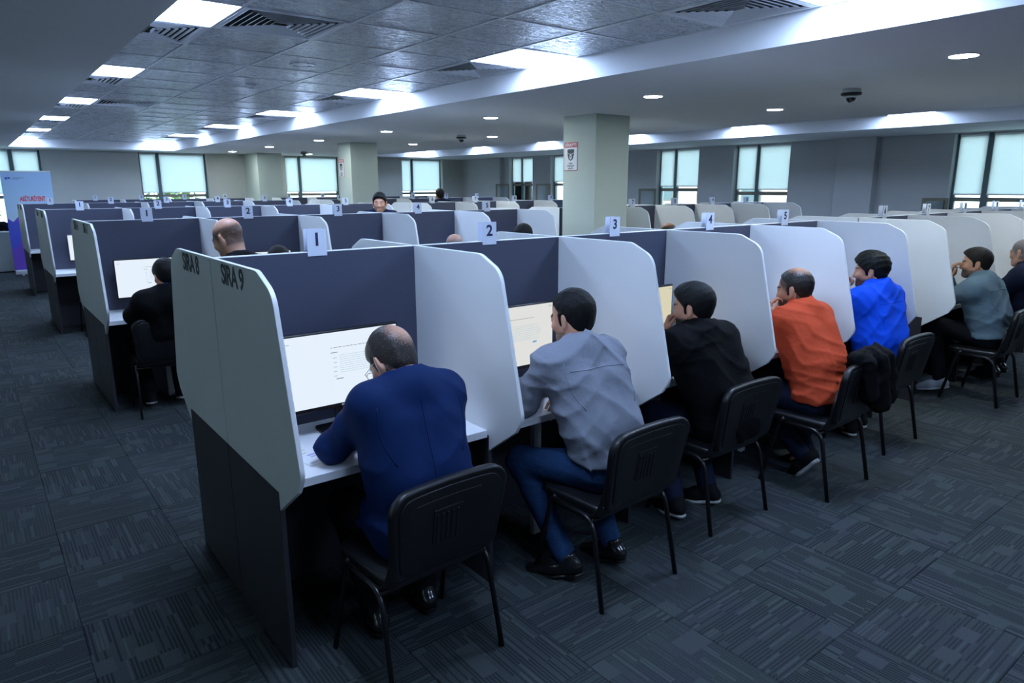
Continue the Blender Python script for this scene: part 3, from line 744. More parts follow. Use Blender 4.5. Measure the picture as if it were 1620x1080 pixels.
chair(5.965, -.92, R_(0), 'black visitor chair under the man in the teal grey shirt')
chair(6.86, -.95, R_(0), 'black visitor chair at the right edge under the bald man')
chair(.385, RP-.745, R_(-3), 'black visitor chair under the man in the black jacket, second row')
chair(1.30, RP-.80, 0, 'black visitor chair in the second booth of the second row')
chair(3.12, RP-.80, 0, 'black visitor chair under the bald sitter of the second row')
chair(4.02, RP-.80, 0, 'black visitor chair under the dark haired sitter of the second row')
chair(6.55, RP-.85, 0, 'black visitor chair under the balding sitter right of the column')
chair(.47, 2*RP-.78, 0, 'black visitor chair in the first booth of the third row')

# ------------------------------------------------------------------ people: bodies and clothes from smooth implicit surfaces
A3 = lambda *v: np.array(v, dtype=np.float64)
def unit(v): v = np.asarray(v, float); return v/np.linalg.norm(v)
class Cone:
    def __init__(s, a, b, ra, rb, k=.02, op='u'):
        s.a, s.b = np.asarray(a, float), np.asarray(b, float); s.ra, s.rb, s.k, s.op = ra, rb, k, op
        s.c = (s.a+s.b)/2; s.R = np.linalg.norm(s.b-s.a)/2+max(ra, rb)
    def d(s, p):
        ba = s.b-s.a; t = np.clip(((p-s.a)@ba)/max(ba@ba, 1e-9), 0, 1)
        return np.linalg.norm(p-s.a-t[:, None]*ba, axis=1)-(s.ra+(s.rb-s.ra)*t)
class Ell:
    def __init__(s, c, r, R=None, k=.02, op='u'):
        s.c, s.r, s.k, s.op = np.asarray(c, float), np.asarray(r, float), k, op; s.M = np.eye(3) if R is None else R; s.R = max(r)
    def d(s, p):
        q = (p-s.c)@s.M; k0 = np.linalg.norm(q/s.r, axis=1); k1 = np.linalg.norm(q/(s.r**2), axis=1)+1e-9
        return k0*(k0-1)/k1
class Half:
    """keeps the side n.(p-o) < 0"""
    def __init__(s, o, n, k=.004, op='i'): s.o, s.n, s.k, s.op, s.R, s.c = np.asarray(o, float), unit(n), k, op, 1e9, np.asarray(o, float)
    def d(s, p): return (p-s.o)@s.n
class Group:
    def __init__(s, prims, k=.01, op='u'):
        s.p, s.k, s.op = prims, k, op; us = [q for q in prims if q.op == 'u']; s.c = np.mean([q.c for q in us], axis=0); s.R = max(np.linalg.norm(q.c-s.c)+q.R for q in us)
    def d(s, p): return sdf(s.p, p)
def sdf(prims, p, disp=None):
    d = np.full(len(p), 1e2)
    for q in prims:
        if q.op == 'u':
            far = np.linalg.norm(p-q.c, axis=1)-q.R; m = far < .07
            dd = far.copy(); dd[m] = q.d(p[m]); k = q.k
            h = np.clip(.5+.5*(d-dd)/k, 0, 1); nd = d*(1-h)+dd*h-k*h*(1-h)
            d = np.where(m, nd, np.minimum(d, dd))
        elif q.op == 's':
            far = np.linalg.norm(p-q.c, axis=1)-q.R; m = far < .05; dd = q.d(p[m]); k = q.k; d0 = d[m]
            h = np.clip(.5-.5*(d0+dd)/k, 0, 1); d[m] = d0*(1-h)-dd*h+k*h*(1-h)
        else:
            dd = q.d(p); k = q.k; h = np.clip(.5-.5*(dd-d)/k, 0, 1); d = dd*(1-h)+d*h+k*h*(1-h)
    if disp is not None:
        m = np.abs(d) < .06; d[m] += disp(p[m])
    return d
def surf(prims, h, disp=None, lo=None, hi=None):
    us = [q for q in prims if q.op == 'u']
    if lo is None: lo = np.min([q.c-q.R for q in us], axis=0)-.03; hi = np.max([q.c+q.R for q in us], axis=0)+.03
    for q in prims:
        if q.op == 'i':
            for ax in range(3):
                if q.n[ax] > .999: hi[ax] = min(hi[ax], q.o[ax]+.03)
                if q.n[ax] < -.999: lo[ax] = max(lo[ax], q.o[ax]-.03)
    B = 8; nb = np.maximum(1, np.ceil((hi-lo)/(h*B)).astype(int)); n = nb*B
    bc = np.stack(np.meshgrid(*[lo[i]+(np.arange(nb[i])+.5)*h*B-h*.5 for i in range(3)], indexing='ij'), -1).reshape(-1, 3)
    dc = sdf(prims, bc); act = np.abs(dc) < h*B*.9+.035
    V = np.broadcast_to(np.where(dc > 0, 1., -1.).reshape(nb)[:, None, :, None, :, None], (nb[0], B, nb[1], B, nb[2], B)).copy()
    ai = np.argwhere(act.reshape(nb))
    loc = np.stack(np.meshgrid(np.arange(B), np.arange(B), np.arange(B), indexing='ij'), -1).reshape(-1, 3)
    for s in range(0, len(ai), 400):
        blk = ai[s:s+400]; gi = (blk[:, None, :]*B+loc[None]).reshape(-1, 3)
        dv = sdf(prims, lo+gi*h, disp).reshape(-1, B, B, B)
        V[blk[:, 0], :, blk[:, 1], :, blk[:, 2], :] = dv
    V = V.reshape(n)
    V[0] = V[-1] = 1; V[:, 0] = V[:, -1] = 1; V[:, :, 0] = V[:, :, -1] = 1
    S = V < 0
    cnt = np.zeros(n-1, int); acc = np.zeros((*(n-1), 3)); ne = np.zeros(n-1)
    c = [(i, j, k) for i in (0, 1) for j in (0, 1) for k in (0, 1)]
    sl = lambda o: tuple(slice(o[i], n[i]-1+o[i]) for i in range(3))
    for o in c: cnt += S[sl(o)]
    mask = (cnt > 0) & (cnt < 8); idx = np.argwhere(mask)
    vals = {o: V[idx[:, 0]+o[0], idx[:, 1]+o[1], idx[:, 2]+o[2]] for o in c}
    P = np.zeros((len(idx), 3)); W = np.zeros(len(idx))
    for o in c:
        for ax in range(3):
            if o[ax]: continue
            o2 = list(o); o2[ax] = 1; o2 = tuple(o2); a, b = vals[o], vals[o2]; m = (a < 0) != (b < 0)
            t = np.where(m, a/np.where(m, a-b, 1), 0); t = np.clip(t, .02, .98)
            q = np.tile(np.array(o, float), (len(idx), 1)); q[:, ax] += t; P[m] += q[m]; W[m] += 1
    P = lo+(idx+P/W[:, None])*h
    vid = np.full(n-1, -1); vid[tuple(idx.T)] = np.arange(len(idx))
    faces = []
    for ax in range(3):
        s0 = [slice(1, n[i]-1) for i in range(3)]; s0[ax] = slice(0, n[ax]-1); s1 = list(s0); s1[ax] = slice(1, n[ax])
        a, b = S[tuple(s0)], S[tuple(s1)]; e = np.argwhere(a != b)
        if not len(e): continue
        inside = a[tuple(e.T)]; off = np.ones(3, int); off[ax] = 0; e = e+off
        u, w = (ax+1) % 3, (ax+2) % 3; du = np.zeros(3, int); du[u] = 1; dw = np.zeros(3, int); dw[w] = 1
        g = lambda q: vid[q[:, 0], q[:, 1], q[:, 2]]
        quad = np.stack([g(e-du-dw), g(e-dw), g(e), g(e-du)], 1)
        quad[~inside] = quad[~inside][:, ::-1]; faces.append(quad)
    F = np.concatenate(faces); F = F[(F >= 0).all(1)]
    # one relaxation step keeps the surface smooth
    for _ in range(1):
        nb_s = np.zeros_like(P); nc = np.zeros(len(P))
        for i in range(4):
            a, b = F[:, i], F[:, (i+1) % 4]; np.add.at(nb_s, a, P[b]); np.add.at(nc, a, 1)
        P = P*.5+.5*nb_s/np.maximum(nc, 1)[:, None]
    return P, F
def np_mesh(name, parts, smooth=True, attr=None):
    vs = []; fs = []; o = 0
    for P, F in parts: vs.append(P); fs.append(F+o); o += len(P)
    P = np.concatenate(vs); F = np.concatenate(fs)
    me = bpy.data.meshes.new(name); me.vertices.add(len(P)); me.vertices.foreach_set('co', P.astype(np.float32).ravel())
    me.loops.add(len(F)*4); me.loops.foreach_set('vertex_index', F.astype(np.int32).ravel())
    me.polygons.add(len(F)); me.polygons.foreach_set('loop_start', (np.arange(len(F))*4).astype(np.int32))
    me.update(calc_edges=True); me.validate()
    if smooth: me.polygons.foreach_set('use_smooth', [True]*len(me.polygons))
    if attr is not None:
        a = me.attributes.new('stubble', 'FLOAT', 'POINT'); a.data.foreach_set('value', attr(P).astype(np.float32))
    return me
def rotm(yaw, pitch, roll=0.):
    """yaw + = to the left, pitch + = looking down, roll + = head tilts to its right"""
    return np.array(Matrix.Rotation(R_(yaw), 3, 'Z') @ Matrix.Rotation(R_(-pitch), 3, 'X') @ Matrix.Rotation(R_(roll), 3, 'Y'))
def folds(seed, amp, freq=16., dirs=((1, .2, 1.4), (.6, -.3, 1.6), (-.8, .3, 1.2))):
    g = np.random.RandomState(seed); ks = []
    for d in dirs:
        ks.append((unit(np.array(d)+g.normal(0, .15, 3))*freq*g.uniform(.8, 1.4), g.uniform(0, 6), g.normal(0, 1, 3)*9, g.uniform(0, 6)))
    def f(p):
        out = np.zeros(len(p))
        for k, ph, w, p2 in ks:
            env = .5+.5*np.sin(p@(w*.7)+p2); v = np.sin(p@k*1.6+ph+1.7*np.sin(p@w+p2)); out += env*(1-np.abs(v))**2.2
        return -amp*out
    return f
def cran(t=0., k=.03): return (A3(0, -.012, .036), A3(.077+t, .099+t, .088+t))
def head_prims(c, R, nose=1., jawk=1.):
    T = lambda *v: c+R@A3(*v)
    cc, cr = cran()
    P = [Ell(T(*cc), cr, R, .03), Ell(T(0, .028, -.030), (.063, .068, .080), R, .03),
         Cone(T(-.050, .0, -.062), T(-.014, .068, -.098), .020, .019, .03), Cone(T(.050, .0, -.062), T(.014, .068, -.098), .020, .019, .03),
         Cone(T(-.012, .078, -.094), T(.012, .078, -.094), .019, .019, .02), Ell(T(0, .028, -.072), (.046, .050, .034), R, .03),
         Cone(T(-.034, .084, .020), T(.034, .084, .020), .0105, .0105, .02), Ell(T(-.040, .070, -.025), (.022, .022, .020), R, .02), Ell(T(.040, .070, -.025), (.022, .022, .020), R, .02),
         Ell(T(-.031, .101, .003), (.018, .014, .013), R, .010, 's'), Ell(T(.031, .101, .003), (.018, .014, .013), R, .010, 's'),
         Ell(T(-.031, .086, .003), (.0135, .0125, .0115), R, .004), Ell(T(.031, .086, .003), (.0135, .0125, .0115), R, .004),
         Cone(T(0, .092, .008), T(0, .107*nose, -.033), .0075, .0125, .014), Ell(T(-.011, .096, -.037), (.0085, .011, .008), R, .008), Ell(T(.011, .096, -.037), (.0085, .011, .008), R, .006),
         Cone(T(-.019, .090, -.066), T(.019, .090, -.066), .0062, .0062, .010), Cone(T(-.017, .089, -.076), T(.017, .089, -.076), .007, .007, .008)]
    for s in (-1, 1):
        Re = R@np.array(Matrix.Rotation(R_(26*s), 3, 'Z'))@np.array(Matrix.Rotation(R_(12), 3, 'X'))
        P += [Ell(T(s*.083, -.010, -.006), (.0085, .021, .035), Re, .006), Ell(T(s*.093, -.004, .000), (.006, .011, .019), Re, .004, 's'), Ell(T(s*.080, .000, -.036), (.008, .010, .011), Re, .006)]
    return P
def hand_prims(w, d, nrm, side, curl=(.5, .55, .6, .65), thumb=.5, sc=1., spread=.10):
    """w wrist, d finger direction, nrm = back of the hand, side = +1 for a left hand"""
    d = unit(d); nrm = unit(np.asarray(nrm, float)-np.dot(nrm, d)*d); lat = np.cross(d, nrm)*side   # lat points to the thumb
    T = lambda x, y, z: w+sc*(lat*x+d*y+nrm*z)
    P = [Cone(w-d*.03, w+d*.015, .026, .026, .02)]
    ks = []; L = ((.045, .026, .021), (.048, .031, .022), (.044, .029, .021), (.035, .021, .019))
    for i, x in enumerate((.030, .0105, -.010, -.029)):
        kn = T(x, (.088, .092, .087, .079)[i], 0); ks.append(kn); P.append(Cone(T(x*.55, .008, 0), kn, .0145*sc, .0125*sc, .014))
    for i, kn in enumerate(ks):
        ang = curl[i]*.9; p = kn; sp = (1.5-i)*spread
        for j, l in enumerate(L[i]):
            dirv = (d*math.cos(sp)+lat*math.sin(sp))*math.cos(ang)-nrm*math.sin(ang); q = p+unit(dirv)*l*sc
            r = (.0090, .0082, .0074, .0066); P.append(Cone(p, q, r[j]*sc, r[j+1]*sc, .003 if j else .007)); p = q; ang += curl[i]*1.05
    t0 = T(.018, .020, -.006); t1 = T(.042, .048, -.014-.012*thumb); t2 = T(.050-.020*thumb, .078, -.020-.020*thumb); t3 = T(.050-.034*thumb, .104, -.022-.026*thumb)
    P += [Cone(t0, t1, .0150*sc, .0125*sc, .014), Cone(t1, t2, .0105*sc, .0095*sc, .006), Cone(t2, t3, .0095*sc, .0075*sc, .003)]
    return P
def shoe(parent, ank, toe, m, sole, name='shoe', up=(0, 0, 1)):
    ank = np.asarray(ank, float); toe = np.asarray(toe, float); d = unit(toe-ank); up = unit(np.asarray(up, float)-np.dot(up, d)*d); L = np.linalg.norm(toe-ank); lat = np.cross(d, up)
    R = np.stack([lat, d, up], 1); z = lambda a, b, c: ank+lat*a+d*b+up*c
    P = [Cone(z(0, -.035, -.028), z(0, .07, -.022), .036, .040, .03), Cone(z(0, .07, -.024), z(0, L-.035, -.036), .040, .028, .03), Cone(z(0, -.01, .0), z(0, -.006, .055), .040, .042, .03), Half(z(0, 0, -.058), -up), Half(z(0, 0, .045), up)]
    me = np_mesh('shoe', [surf(P, .009)]); o = link(name, me, m, parent)
    Q = [Cone(z(0, -.035, -.040), z(0, .07, -.040), .040, .044, .03), Cone(z(0, .07, -.040), z(0, L-.035, -.040), .044, .032, .03), Half(z(0, 0, -.076), -up), Half(z(0, 0, -.055), up)]
    link('sole', np_mesh('sole', [surf(Q, .008)]), sole, o)
def thin_attr(head, R, c, rad, lo):
    def f(P):
        q = (P-head)@R; d = np.linalg.norm(q-A3(*c), axis=1); return lo+(1-lo)*np.clip((d-rad*.45)/(rad*.75), 0, 1)
    return f
def build_person(label, head, hrot, nape, shL, shR, elL, elR, wrL, wrR, hip, knL, knR, anL, anR, top, top_mat, leg_mat, skin, hair_mat=None, hair=None,
                 hands=None, shoes=None, fine=1., short=False, hem=.50, beard=0., stub=None, glasses=False, collar=None, belt=False, fold=.004, seed=1, stand=False, hscale=1., loose=0., toes=None, lat=None, legs=True):
    root = empty('person', label, 'person', (float(hip[0]), float(hip[1]), 0), group=None)
    O = A3(hip[0], hip[1], 0); v = lambda q: np.asarray(q, float)-O
    head, nape, shL, shR, elL, elR, wrL, wrR, hip, knL, knR, anL, anR = map(v, (head, nape, shL, shR, elL, elR, wrL, wrR, hip, knL, knR, anL, anR))
    R = rotm(*hrot); T = lambda *q: head+R@A3(*q)*1.
    lt = unit(shR-shL); fw = unit(np.cross(A3(0, 0, 1), lt)); sl = unit(lt*A3(1, 1, 0))
    chest = nape+(hip-nape)*.30+fw*.035; waist = hip+(chest-hip)*.5-fw*.03
    def torso(e, low=0.):
        return [Ell(hip, (.160+e+low, .118+e+low*.6, .115+e), np.stack([sl, fw, A3(0, 0, 1)], 1), .06),
                Cone(hip-sl*.070, chest-sl*.078, .098+e+low*.5, .105+e, .06), Cone(hip+sl*.070, chest+sl*.078, .098+e+low*.5, .105+e, .06), Ell(waist+fw*.055, (.125+e, .085+e, .13), np.stack([sl, fw, A3(0, 0, 1)], 1), .06),
                Cone(waist-sl*.072, chest-sl*.080, .096+e+low*.4, .100+e, .06), Cone(waist+sl*.072, chest+sl*.080, .096+e+low*.4, .100+e, .06), Cone(shL+lt*.02-A3(0, 0, .008), shR-lt*.02-A3(0, 0, .008), .056+e, .056+e, .06), Cone(shL, chest-sl*.075, .058+e, .085+e, .05), Cone(shR, chest+sl*.075, .058+e, .085+e, .05),
                Cone(nape+fw*.012-A3(0, 0, .022), shL+lt*.02+A3(0, 0, .004), .060+e*.8, .050+e, .07), Cone(nape+fw*.012-A3(0, 0, .022), shR-lt*.02+A3(0, 0, .004), .060+e*.8, .050+e, .07)]
    def arm(s, el, w, e, f=1.): return [Cone(s, el, .053+e, .043+e, .03), Cone(el, el+(w-el)*f, .042+e, .029+e*.8, .025)]
    def leg(kn, an, s, e, f=1.):
        h = hip+sl*s*.085-A3(0, 0, .015)
        return [Cone(h, kn, .083+e, .058+e, .05), Cone(kn, kn+(an-kn)*f, .056+e, .040+e, .03)]
    nk = T(0, -.022, -.055); nb = nape+fw*.045-A3(0, 0, .02)
    # --- body: one figure, head and hands at finer resolution
    bp = torso(-.006)+arm(shL, elL, wrL, -.003)+arm(shR, elR, wrR, -.003)+[Cone(nk, nb, .053, .060, .04)]
    if legs: bp += leg(knL, anL, -1, -.004)+leg(knR, anR, 1, -.004)
    if legs: bp += [Cone(anL, anL+fw*.08-A3(0, 0, .04), .03, .022, .02), Cone(anR, anR+fw*.08-A3(0, 0, .04), .03, .022, .02)]
    hp = head_prims(head, R)+[Cone(nk, nk+(nb-nk)*.9, .054, .058, .035), Cone(T(-.045, -.03, -.03), nk+(nb-nk)*.7-sl*.02, .025, .03, .03), Cone(T(.045, -.03, -.03), nk+(nb-nk)*.7+sl*.02, .025, .03, .03)]
    parts = [surf(bp, .016/fine if fine > .8 else .022), surf(hp, .0062/min(fine, 1.2))]; n_body = sum(len(q[0]) for q in parts)
    if hands is None: hands = ((unit(wrL-elL), A3(0, 0, 1), 1, relax, .4), (unit(wrR-elR), A3(0, 0, 1), -1, relax, .4))
    if hands:
        for w, (dd, nn, sd, cu, th) in zip((wrL, wrR), hands):
            if dd is not None: parts.append(surf(hand_prims(w, dd, nn, sd, cu, th), .0042 if fine > .8 else .006))
    def attr(P):
        q = (P-head)@R; x, y, z = q[:, 0], q[:, 1], q[:, 2]; near = np.linalg.norm(q, axis=1) < .17
        out = np.zeros(len(P))
        if beard:
            b = np.clip((-.040-z+.25*np.clip(y-.06, 0, 1))/.018, 0, 1)*np.clip((y+.012)/.02, 0, 1)*np.clip((z+.135)/.02, 0, 1); mo = (np.abs(x) < .03)&(z > -.062)&(z < -.046)&(y > .08)
            out = np.maximum(out, beard*b); out[mo] = np.maximum(out[mo], beard*.9); lips = (np.abs(x) < .02)&(z > -.080)&(z < -.062)&(y > .085); out[lips] *= .2
        if stub:
            up = -.72*(y-.06)+.695*(z-.045); s = np.clip((up+.03)/.03, 0, 1)*np.clip((z+.08)/.03, 0, 1); bald = stub[1]
            crown = np.clip((z-bald)/.03, 0, 1) if not isinstance(bald, tuple) else np.clip((.062-np.linalg.norm(q-A3(*bald), axis=1))/.03, 0, 1); out = np.maximum(out, stub[0]*s*(1-crown*stub[2]))
        out[(np.abs(x) > .076)&(np.abs(z+.008) < .042)&(np.abs(y+.008) < .035)] = 0
        brow = (np.abs(np.abs(x)-.033) < .019)&(np.abs(z-.024-.1*(.033-np.abs(np.abs(x)-.033))) < .0055)&(y > .06); out[brow] = .9
        out = out*near; out[n_body:] = 0; return out
    link('body', np_mesh('body', parts, attr=attr), skin, root)
    # --- hair
    if hair:
        th = hair.get('t', .012); cc, cr = cran(th)
        p0 = hair.get('line', (.080, .070)); tp = hair.get('top', 0)
        F1 = [Ell(T(*cc), cr, R, .02)]+([Ell(T(0, .02, .075), (.062, .075, .045+tp), R, .03)] if tp else [])+[Half(T(0, p0[0], p0[1]), R@A3(0, .70, -.714), .012)]
        F2 = [Ell(T(*cc), cr, R, .02), Ell(T(0, -.048, -.022), (.062+th*.5, .046+th*.5, .060), R, .03), Half(T(0, -.022, 0), R@A3(0, 1, -.12), .012), Half(T(0, 0, -.076), R@A3(0, .35, -1), .010)]
        H = [Group(F1), Group(F2, .012)]
        H.append(Ell(T(0, .112, .0), (.078, .062, .070), R, .012, 's'))
        for s in (-1, 1):
            H.append(Cone(T(s*.069, .016, .025), T(s*.068, .018, -.022), .012, .008, .01)); H.append(Ell(T(s*.087, -.004, -.008), (.016, .021, .034), R, .005, 's'))
        if hair.get('bald'):
            bc, br = hair['bald']; H.append(Ell(T(*bc), br, R, .014, 's'))
        g = folds(seed+50, hair.get('rough', .0016), 60, ((1, .6, .3), (.4, 1, .4), (.2, .5, 1)))
        link('hair', np_mesh('hair', [surf(H, .0062/min(fine, 1.2), g)], attr=thin_attr(head, R, *hair['thin']) if hair.get('thin') else None), hair_mat, root)
    if glasses:
        bm = bmesh.new()
        for s in (-1, 1):
            tube(bm, [tuple(T(s*.033+.022*math.cos(a), .113, -.002+.017*math.sin(a))) for a in np.linspace(0, 2*PI, 19)], .0012, 6, cap=False)
            tube(bm, [tuple(T(s*.055, .112, .004)), tuple(T(s*.074, .095, .006)), tuple(T(s*.084, .0, .008)), tuple(T(s*.084, -.018, -.004))], .0013, 6)
        tube(bm, [tuple(T(-.011, .114, .004)), tuple(T(.011, .114, .004))], .0012, 6); link('glasses', mesh('glasses', bm), M['lens'], root)
    # --- upper garment
    e = {'shirt': .012, 'polo': .013, 'sweater': .014, 'suit': .017, 'jacket': .030}[top]+loose
    G = torso(e, .012 if top != 'suit' else .030)
    if short: G += [Cone(shL, shL+(elL-shL)*.88, .056+e, .052+e, .03), Cone(shR, shR+(elR-shR)*.88, .056+e, .052+e, .03)]
    else: G += arm(shL, elL, wrL, e, .93)+arm(shR, elR, wrR, e, .93)
    nd = unit(nk-nb)
    ch = {'shirt': .036, 'polo': .040, 'sweater': .030, 'suit': .030, 'jacket': .045}[top]
    G.append(Cone(nb-nd*.01, nb+nd*(ch+.02), .066+e*.45, .062+e*.3, .022))
    if top in ('suit', 'jacket') and legs: G += [Cone(hip-sl*.06+fw*.04, hip-sl*.10+fw*.16-A3(0, 0, .02), .105+e, .085+e, .05), Cone(hip+sl*.06+fw*.04, hip+sl*.10+fw*.16-A3(0, 0, .02), .105+e, .085+e, .05)]
    if top in ('suit', 'shirt', 'polo'): G.append(Cone(nb-nd*.012, nb+nd*(ch+.014), (.086 if top == 'suit' else .078), (.074 if top == 'suit' else .068), .007))
    # trim at the top of the collar only near the neck: subtract a thin slab above the collar
    G.append(Ell(nb+nd*(ch+.055), (.082, .082, .055), np.stack([sl, unit(np.cross(nd, sl)), nd], 1), .004, 's'))
    G.append(Half(A3(0, 0, hem), A3(0, 0, -1), .006))
    f1 = folds(seed, fold, 15 if top != 'suit' else 9)
    link({'shirt': 'shirt', 'polo': 'polo_shirt', 'sweater': 'sweater', 'suit': 'suit_jacket', 'jacket': 'jacket'}[top], np_mesh('top', [surf(G, .0095/fine if fine > .8 else .014, f1)]), top_mat, root)
    if collar is not None:
        Cq = [Cone(nb-nd*.0, nb+nd*(ch+.034), .066, .063, .01), Ell(nb+nd*(ch+.090), (.08, .08, .058), np.stack([sl, unit(np.cross(nd, sl)), nd], 1), .004, 's')]
        link('shirt_collar', np_mesh('collar', [surf(Cq, .007)]), collar, root)
    if top == 'suit':
        t0, t1 = ch-.030, ch+.026
        Q = [Cone(nb+nd*t0, nb+nd*t1, .094, .078, .01), Cone(nb+nd*(t0-.02), nb+nd*(t1+.02), .087, .062, .002, 's'), Half(nb+nd*t1, nd, .004), Half(nb+nd*t0, -nd, .004), Half(nb+fw*.035, fw, .01)]
        link('jacket_collar', np_mesh('jacket_collar', [surf(Q, .0055)]), top_mat, root)
    if top in ('suit', 'shirt') and fine > .8:
        def seam(pts, r=.0024):
            out = []
            for a, zz in pts:      # a = sideways offset, zz = height; walk forward until the cloth is met
                p = hip*A3(1, 1, 0)+sl*a-fw*.45+A3(0, 0, zz)+(nape-hip)*A3(1, 1, 0)*np.clip((zz-hip[2])/(nape[2]-hip[2]), 0, 1)
                for _ in range(50):
                    d = float(sdf(G, p[None], f1)[0])
                    if d < .0005: break
                    p = p+fw*max(d*.8, .0008)
                if d < .004: out.append(tuple(p))
            if len(out) > 2:
                bm = bmesh.new(); tube(bm, out, r, 6); link('seam', mesh('seam', bm, True), top_mat, root)
        n0 = nape[2]
        if top == 'suit': seam([(0, z) for z in np.linspace(n0-.035, hem+.03, 26)])
        else: seam([(x, n0-.085-.25*x*x) for x in np.linspace(-.15, .15, 17)])
        for sgn in (-1, 1): seam([(sgn*(.168+.02*math.sin(t*3)-.035*t), n0-.055-.20*t) for t in np.linspace(0, 1, 12)])
    # --- trousers and shoes
    if legs:
        L = leg(knL, anL, -1, .012, .93)+leg(knR, anR, 1, .012, .93)+[Group([Ell(hip, (.168, .126, .125), np.stack([sl, fw, A3(0, 0, 1)], 1), .06), Cone(hip-sl*.070, chest-sl*.078, .105, .110, .06), Cone(hip+sl*.070, chest+sl*.078, .105, .110, .06), Half(A3(0, 0, hip[2]+.075), A3(0, 0, 1), .004)], .03)]
        link('trousers', np_mesh('trousers', [surf(L, .012/fine if fine > .8 else .018, folds(seed+9, .0045, 20))]), leg_mat, root)
        if belt:
            bm = bmesh.new(); tube(bm, [tuple(hip+A3(0, 0, .066)+sl*math.sin(a)*.172-fw*math.cos(a)*.125) for a in np.linspace(-2.6, 2.6, 33)], .008, 8, 1.0)
            for vv in bm.verts: vv.co.z = hip[2]+.066+(vv.co.z-hip[2]-.066)*2.2
            link('belt', mesh('belt', bm, True), M['blacksoft'], root)
        if shoes:
            to = toes or ((.04, .22, -.055), (.04, .22, -.055))
            shoe(root, anL, anL+A3(*to[0]), shoes[0], shoes[1]); shoe(root, anR, anR+A3(*to[1]), shoes[0], shoes[1])
    return root

S_ = {'tan': mk_skin('skin_tan', (.56, .31, .20), (.022, .018, .016)), 'fair': mk_skin('skin_fair', (.62, .37, .26), (.03, .024, .02)), 'grey': mk_skin('skin_grey_stubble', (.50, .30, .21), (.17, .16, .16)),
      'olive': mk_skin('skin_olive', (.50, .29, .18), (.05, .045, .042))}
T1 = mk_skin('thin_hair_brown', (.58, .34, .23), (.020, .016, .014)); T4 = mk_skin('thin_hair_black', (.52, .29, .19), (.006, .005, .005))
Hb = mk_hair('black_hair', (.0035, .0033, .0035)); Hd = mk_hair('dark_brown_hair', (.010, .0075, .006)); Hg = mk_hair('greying_hair', (.030, .027, .026))
Fb = dict(navy=cloth('navy_wool', (.004, .018, .080), .7, .08), grey=cloth('grey_cotton', (.24, .255, .305), .85, .3), black=cloth('black_knit', (.004, .004, .005), .85, .3), orange=cloth('orange_cotton', (.52, .068, .026), .8, .3),
          blue=cloth('bright_blue_cotton', (.006, .074, .68), .75, .3), teal=cloth('teal_grey_cotton', (.13, .19, .235), .85, .3), navyd=cloth('dark_navy', (.010, .014, .035), .8, .3), jeans=cloth('blue_denim', (.014, .040, .105), .85, .5),
          jeansd=cloth('dark_denim', (.012, .018, .040), .85, .5), pants=cloth('black_trousers', (.008, .008, .011), .85, .3), maroon=cloth('maroon_fabric', (.075, .014, .014), .85, .3), collar_b=cloth('blue_collar', (.05, .14, .60), .8, .2))
SH = {'leather': (mat('black_leather', (.010, .010, .011), .22, coat=.3), M['blackp']), 'sneak': (cloth('black_canvas', (.012, .012, .014), .8), mat('white_rubber', (.62, .62, .62), .5)), 'white': (cloth('white_canvas', (.42, .44, .48), .8), mat('white_rubber_sole', (.66, .66, .66), .5))}
fist = (1.0, 1.0, 1.0, 1.0); relax = (.35, .4, .45, .5); curl = (.75, .8, .85, .9)
def seat(cx, cy, head, hrot, nape, sh_w=.172, shy=0., shz=-.085, **k):
    """default sitting pose: returns keyword joints; anything can be overridden"""
    d = dict(head=head, hrot=hrot, nape=nape, hip=(cx, cy-.012, .545), shL=(nape[0]-sh_w, nape[1]+.035+shy, nape[2]+shz), shR=(nape[0]+sh_w, nape[1]+.02-shy, nape[2]+shz),
             knL=(cx-.15, cy+.36, .515), knR=(cx+.15, cy+.36, .515), anL=(cx-.12, cy+.18, .085), anR=(cx+.12, cy+.20, .085), seed=int(cx*100) % 97)
    d.update(k); return d
flat = ((0, 1, 0), (0, 0, 1))
build_person('person in a navy blue suit with thinning hair and glasses in the nearest booth', **seat(.468, -.80, (.470, -.605, 1.140), (14, 40, 0), (.480, -.72, 1.078), sh_w=.155, shz=-.075,
    elL=(.245, -.530, .815), elR=(.700, -.55, .815), wrL=(.400, -.385, .792), wrR=(.555, -.39, .792), hands=((A3(.8, .6, 0), A3(0, 0, 1), 1, relax, .4), (A3(-.8, .6, 0), A3(0, 0, 1), -1, relax, .4)),
    top='suit', top_mat=Fb['navy'], leg_mat=Fb['pants'], skin=S_['fair'], hair_mat=T1, hair=dict(t=.007, line=(.080, .062), thin=((.022, -.100, .070), .070, .30), rough=.0014), stub=(.9, .2, 0), beard=.25,
    glasses=True, shoes=SH['leather'], hem=.452, fold=.009, seed=3))
build_person('person in a light grey long sleeved shirt and blue jeans leaning on the second desk', **seat(1.435, -.86, (1.385, -.645, 1.205), (12, 14, 0), (1.372, -.735, 1.098), sh_w=.165, shz=-.075, shy=.01,
    elL=(1.165, -.555, .805), elR=(1.600, -.52, .805), wrL=(1.37, -.40, .790), wrR=(1.445, -.530, .800), hands=((A3(.8, .6, 0), A3(0, 0, 1), 1, relax, .4), (A3(-.90, -.42, -.18), A3(0, -.3, 1), -1, (.35, .4, .4, .5), .3)),
    top='shirt', top_mat=Fb['grey'], leg_mat=Fb['jeans'], skin=S_['tan'], hair_mat=Hb, hair=dict(t=.012, line=(.055, .080), rough=.002), beard=.7, belt=True, shoes=SH['leather'], hem=.585, fold=.012,
    anL=(1.235, -.80, .09), anR=(1.50, -.84, .09), knL=(1.20, -.50, .50), knR=(1.56, -.49, .50), toes=((-.10, .20, -.055), (-.02, .22, -.055)), seed=12))
